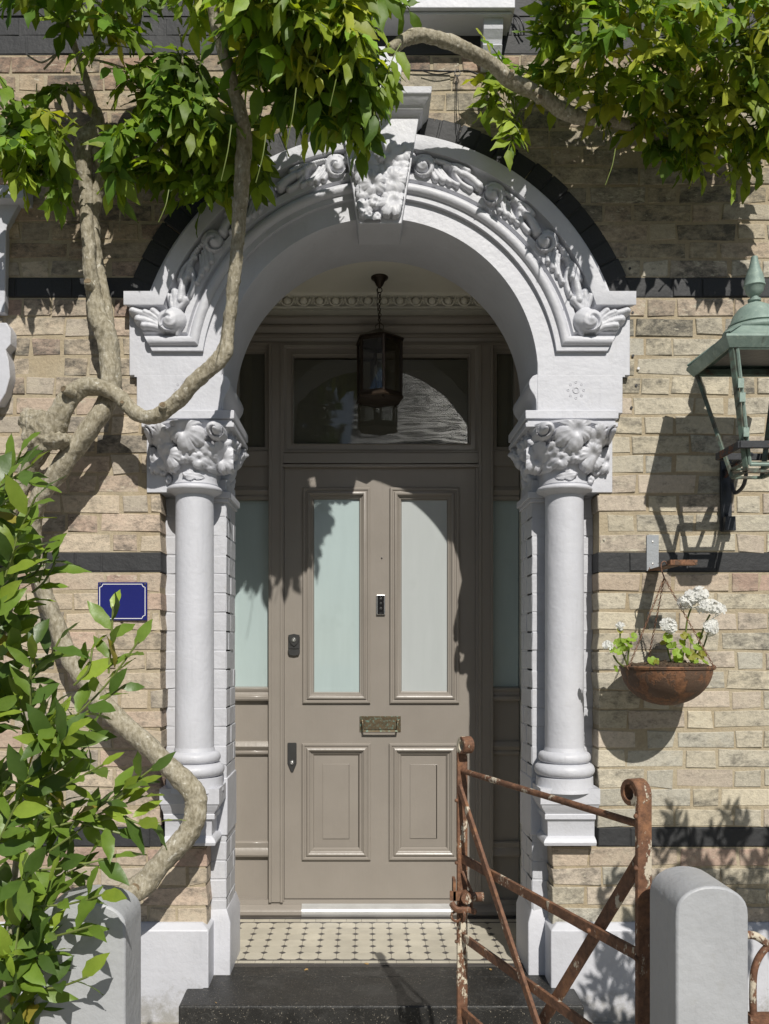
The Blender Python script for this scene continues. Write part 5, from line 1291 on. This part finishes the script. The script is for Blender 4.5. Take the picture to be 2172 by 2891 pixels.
mk('latch', f, M['rust'], gate, smooth=40)
# railing beyond the right pier
rl = thing('iron_railing', (.84,-1.70,-.14), 'rusty iron railing with curved bars to the right of the right gate pier', 'railing')
f = MB(); Q = lambda u, v: P(u, v, 1.66)
f.tube(smooth_path([Q(2095,2640),Q(2125,2640),Q(2150,2652),Q(2175,2675),Q(2210,2730),Q(2230,2800)], None, 5), .008, 10, rough=.04); f.tube(smooth_path([Q(2128,2900),Q(2126,2800),Q(2130,2740),Q(2145,2700),Q(2175,2665),Q(2215,2640)], None, 5), .007, 10, rough=.04)
mk('scroll_bar', f, M['rust'], rl, smooth=60)
f = MB(); f.bar(Q(2112,2876), Q(2500,2876), (0,1,0), .012, .009); f.tube([Q(2250,2640),Q(2250,2990)], .008, 8); mk('rail', f, M['rust'], rl)

# ================================================================== laurel shrubs
def laurel(nm, label, stems, sprigs, n_leaf_cols=None, per=9, size=1.0, fill=None):
    sh = thing(nm, tuple(stems[0][0]), label, 'shrub')
    f = MB()
    for pts in stems:
        pp = smooth_path(pts, [.011-.007*i/(len(pts)-1) for i in range(len(pts))], 5); f.tube(pp[0], pp[1], 8, rough=.08)
    f2 = MB(); Bs, Ds, Ns, Ls, Ws, C = [], [], [], [], [], []
    def dress(p0, p1, n, l0=.062):
        p0, p1 = np.array(p0), np.array(p1); ax = unit(p1-p0); s1 = unit(np.cross(ax, [0,-1,.2])); s2 = np.cross(ax, s1)
        for i in range(n):
            t = (i+.6)/n; p = p0+(p1-p0)*t; th = i*2.4+rng.normal(0,.3); out = s1*math.cos(th)+s2*math.sin(th)
            tip = t > .8; d = unit(ax*(1.1 if tip else .75)+out*(.45 if tip else .9)+np.array([0,0,.12])+rng.normal(0,.12,3))
            l = rng.uniform(.8,1.25)*l0*(.8 if tip else 1)*size
            nn = unit(np.array([.1,-.55,.85])+out*.35+rng.normal(0,.3,3))
            Bs.append(p); Ds.append(d); Ns.append(nn); Ls.append(l); Ws.append(l*rng.uniform(.31,.44))
            r = rng.random(); k = np.array([.25,.34,.045]) if (tip and r < .6) or r < .2 else (np.array([.15,.235,.035]) if r < .7 else np.array([.085,.150,.03])); C.append((np.array([.36,.30,.06]) if rng.random() < .02 else k)*rng.uniform(.75,1.2))
    for a, b, n in sprigs:
        mid = (Vector(a)+Vector(b))/2+Vector((rng.normal(0,.006),rng.normal(0,.006),-.008)); f2.tube(smooth_path([a, mid, b], None, 4), .0022, 6); dress(a, b, n)
    if fill:
        for a, b in fill: f2.tube([a, b], .002, 5, cap=False); dress(a, b, per)
    o = mk('stem', f, M['bark'], sh, smooth=60); mk('twig', f2, M['stalk'], sh)
    lm = MB(); cl = []; leaf_batch(lm, cl, Bs, Ds, Ns, Ls, Ws, np.array(C), .16, .22, .022, 'l', 8); lm.attr = {'lc': cl}; mk('leaves', lm, M['lleaf'], sh, smooth=180, fix=False)
    return sh
EDGE = [(1040,-60),(1090,-25),(1150,5),(1200,40),(1250,30),(1300,10),(1400,10),(1470,45),(1560,90),(1620,125),(1680,160),(1740,185),(1800,180),(1860,160),(1920,105),(1980,80),(2040,80),(2100,60),(2180,35),(2300,35)]
fill = []
for _ in range(140):
    y = rng.uniform(1060, 2330); xm = np.interp(y, [e[0] for e in EDGE], [e[1] for e in EDGE]); x = rng.uniform(-120, max(xm, 1)) if rng.random() < .75 else rng.uniform(xm*.4, max(xm,1)); d = rng.uniform(1.45, 1.85)
    if y < 1520 and rng.random() < .45: continue
   
    a = PD(x, y, d); b = a+Vector((rng.normal(.025,.035), rng.normal(-.03,.04), rng.normal(.055,.035))); fill.append((a, b))
A_ = lambda x, y, d=1.72: PD(x, y, d)
spr = [(A_(150,1560),A_(300,1385),7),(A_(235,1455),A_(245,1310),7),(A_(160,1480),A_(200,1400),4),(A_(60,1600),A_(270,1480),9),(A_(40,1260),A_(100,1190),6),(A_(70,1280),A_(120,1215),5),
       (A_(100,1790),A_(310,1720),9),(A_(90,1850),A_(300,1690),9),(A_(100,1740),A_(260,1800),7),(A_(60,1880),A_(250,1850),7),(A_(60,1700),A_(200,1600),8),(A_(50,1480),A_(130,1380),7),
       (A_(60,1960,1.8),A_(230,1930,1.85),6),(A_(60,2030,1.8),A_(200,2000,1.85),6),(A_(60,2140,1.8),A_(190,2110,1.85),5),(A_(220,1740),A_(330,1660),6),(A_(260,1760),A_(345,1780),5)]
root = Vector((-.80,-1.60,-.14))
stems = [[root, root+Vector((.02,0,.5)), PD(60,1700,1.65), PD(150,1560,1.72)], [root+Vector((-.05,.05,0)), PD(-60,1900,1.6), PD(-20,1500,1.6), PD(40,1260,1.7)], [root+Vector((.04,0,0)), PD(20,2050,1.7), PD(60,1900,1.72), PD(100,1790,1.72)], [root, PD(-40,2100,1.75), PD(0,2050,1.8), PD(60,1960,1.8)]]
laurel('laurel_shrub', 'bushy bay laurel with bright green leaves in the left foreground before the grey pier', stems, spr, fill=fill, per=7, size=1.13)
# the shrub outside the picture on the right whose shadow falls on the brickwork
fill = []
for _ in range(60):
    c = Vector((rng.uniform(1.45,2.0), -1.35+rng.normal(0,.10), rng.uniform(1.35,1.80))); fill.append((c, c+Vector((rng.normal(-.01,.04),rng.normal(.0,.04),.09))))
for _ in range(120):
    c = Vector((1.50+rng.normal(0,.20), -1.35+rng.normal(0,.10), rng.uniform(.55,1.50)-.1*rng.random())); c.x = max(c.x, 1.20); fill.append((c, c+Vector((rng.normal(-.02,.04),rng.normal(.0,.04),.09))))
root2 = Vector((1.62,-1.35,-.14))
laurel('laurel_shrub', 'upright bay laurel just outside the right edge that shades the lower brickwork', [[root2, root2+Vector((-.03,0,.8)), root2+Vector((-.08,.02,1.6))],[root2, root2+Vector((.08,.05,.8)), root2+Vector((.12,.05,1.5))]], [], fill=fill, per=8)

# ================================================================== fallen leaves and debris on step
dry = []
for i, (u, v, y, s_, lb_) in enumerate(((865,2739,.10,.012,'small brown dry leaf on the black step left of the door centre'),(1035,2722,.16,.012,'curled orange dry leaf lying at the front edge of the tiled floor'),(610,2832,-.18,.008,'tiny dry leaf at the left front lip of the black step'),(1385,2738,.1,.01,'dry leaf fragment on the step behind the gate latch post'))):
    zc = .001; sc_ = CAM_Z*FPX/(v-1825)-CAM_D; c = Vector(((u-1031)*(CAM_D+sc_)/FPX, sc_, .0015 if sc_ < .178 else .002)); c.z = .0
    f = MB(); a_ = rng.uniform(0,6.28); d1 = Vector((math.cos(a_),math.sin(a_),0)); d2 = Vector((-d1.y,d1.x,0)); up = Vector((0,0,1))
    f.add([c-d1*s_+up*.002, c-d1*s_*.3+d2*s_*.45+up*.004, c+d1*s_*.6+d2*s_*.35+up*.005, c+d1*s_+up*.002, c+d1*s_*.5-d2*s_*.4+up*.001, c-d1*s_*.4-d2*s_*.4+up*.003, c+up*.0005], [(0,1,6),(1,2,6),(2,3,6),(3,4,6),(4,5,6),(5,0,6)])
    dry.append(tag(mk('dry_leaf', f, M['leafdry']), lb_, 'leaf', 'dry leaves on the step'))

# ================================================================== across the street (seen only in the glass)
oh = thing('terrace_house', (4.5,-19.5,-.15), 'pale terrace house with slate roof across the street mirrored in the fanlight', 'house')
f = MB(); f.box(-.3, 12, -27, -19.6, -.15, 7.2); mk('wall', f, M['stucco_far'], oh)
f = MB(); f.add([(-.4,-19.2,7.15),(12,-19.2,7.15),(12,-28.5,12.5),(-.4,-28.5,12.5),(-.4,-19.2,7.0),(12,-19.2,7.0),(12,-28.5,12.3),(-.4,-28.5,12.3)], [(0,1,2,3),(4,7,6,5),(0,4,5,1),(2,6,7,3),(0,3,7,4),(1,5,6,2)]); mk('roof', f, M['windark'], oh)
f = MB()
for i in range(18):      # overlapping courses of pale slates
    y0 = -19.15-i*.52; y1 = y0-.49; sl_y = (12.5-7.15)/9.3; z0 = 7.15+(-19.2-y0)*sl_y
    for k in range(24):
        xa = -.4+k*.52+(i % 2)*.26; jz = rng.normal(0,.012)
        f.add([(xa,y0,z0+.075+jz),(xa+.51,y0,z0+.075+jz),(xa+.51,y1-.02,z0+.45*sl_y+.05),(xa,y1-.02,z0+.45*sl_y+.05),(xa,y0,z0+.06),(xa+.51,y0,z0+.06)], [(0,1,2,3),(4,5,1,0)])
mk('slate_course', f, M['slate'], oh, fix=False)
for i in range(4):
    for z in (1.0, 4.0):
        f = MB(); f.box(.5+i*2.6, 1.7+i*2.6, -19.62, -19.5, z, z+1.7); mk('window', f, M['windark'], oh)
# street tree on the left of it
tr = thing('street_tree', (-3.5,-13,-.15), 'leafy street tree across the road mirrored in the glass', 'tree')
f = MB(); f.tube([(-3.5,-13,-.15),(-3.45,-13,2.5),(-3.6,-13,5)], [.2,.15,.08], 10, rough=.08); mk('trunk', f, M['bark'], tr, smooth=60)
n_ = 9000; q = rng.normal(0,1,(n_,3)); q = q/np.linalg.norm(q,axis=1,keepdims=True)*(rng.random((n_,1))**.4)*np.array([3.0,2.4,3.4]); lm = MB(); cl = []
leaf_batch(lm, cl, q+np.array([-3.5,-13,6.2]), rng.normal(0,1,(n_,3)), rng.normal(0,1,(n_,3))+np.array([0,0,1]), rng.uniform(.24,.4,n_), rng.uniform(.16,.26,n_), np.tile(np.array([[.04,.075,.015]]),(n_,1)), ns=4); lm.attr = {'lc': cl}; mk('crown', lm, M['wleaf'], tr, fix=False)
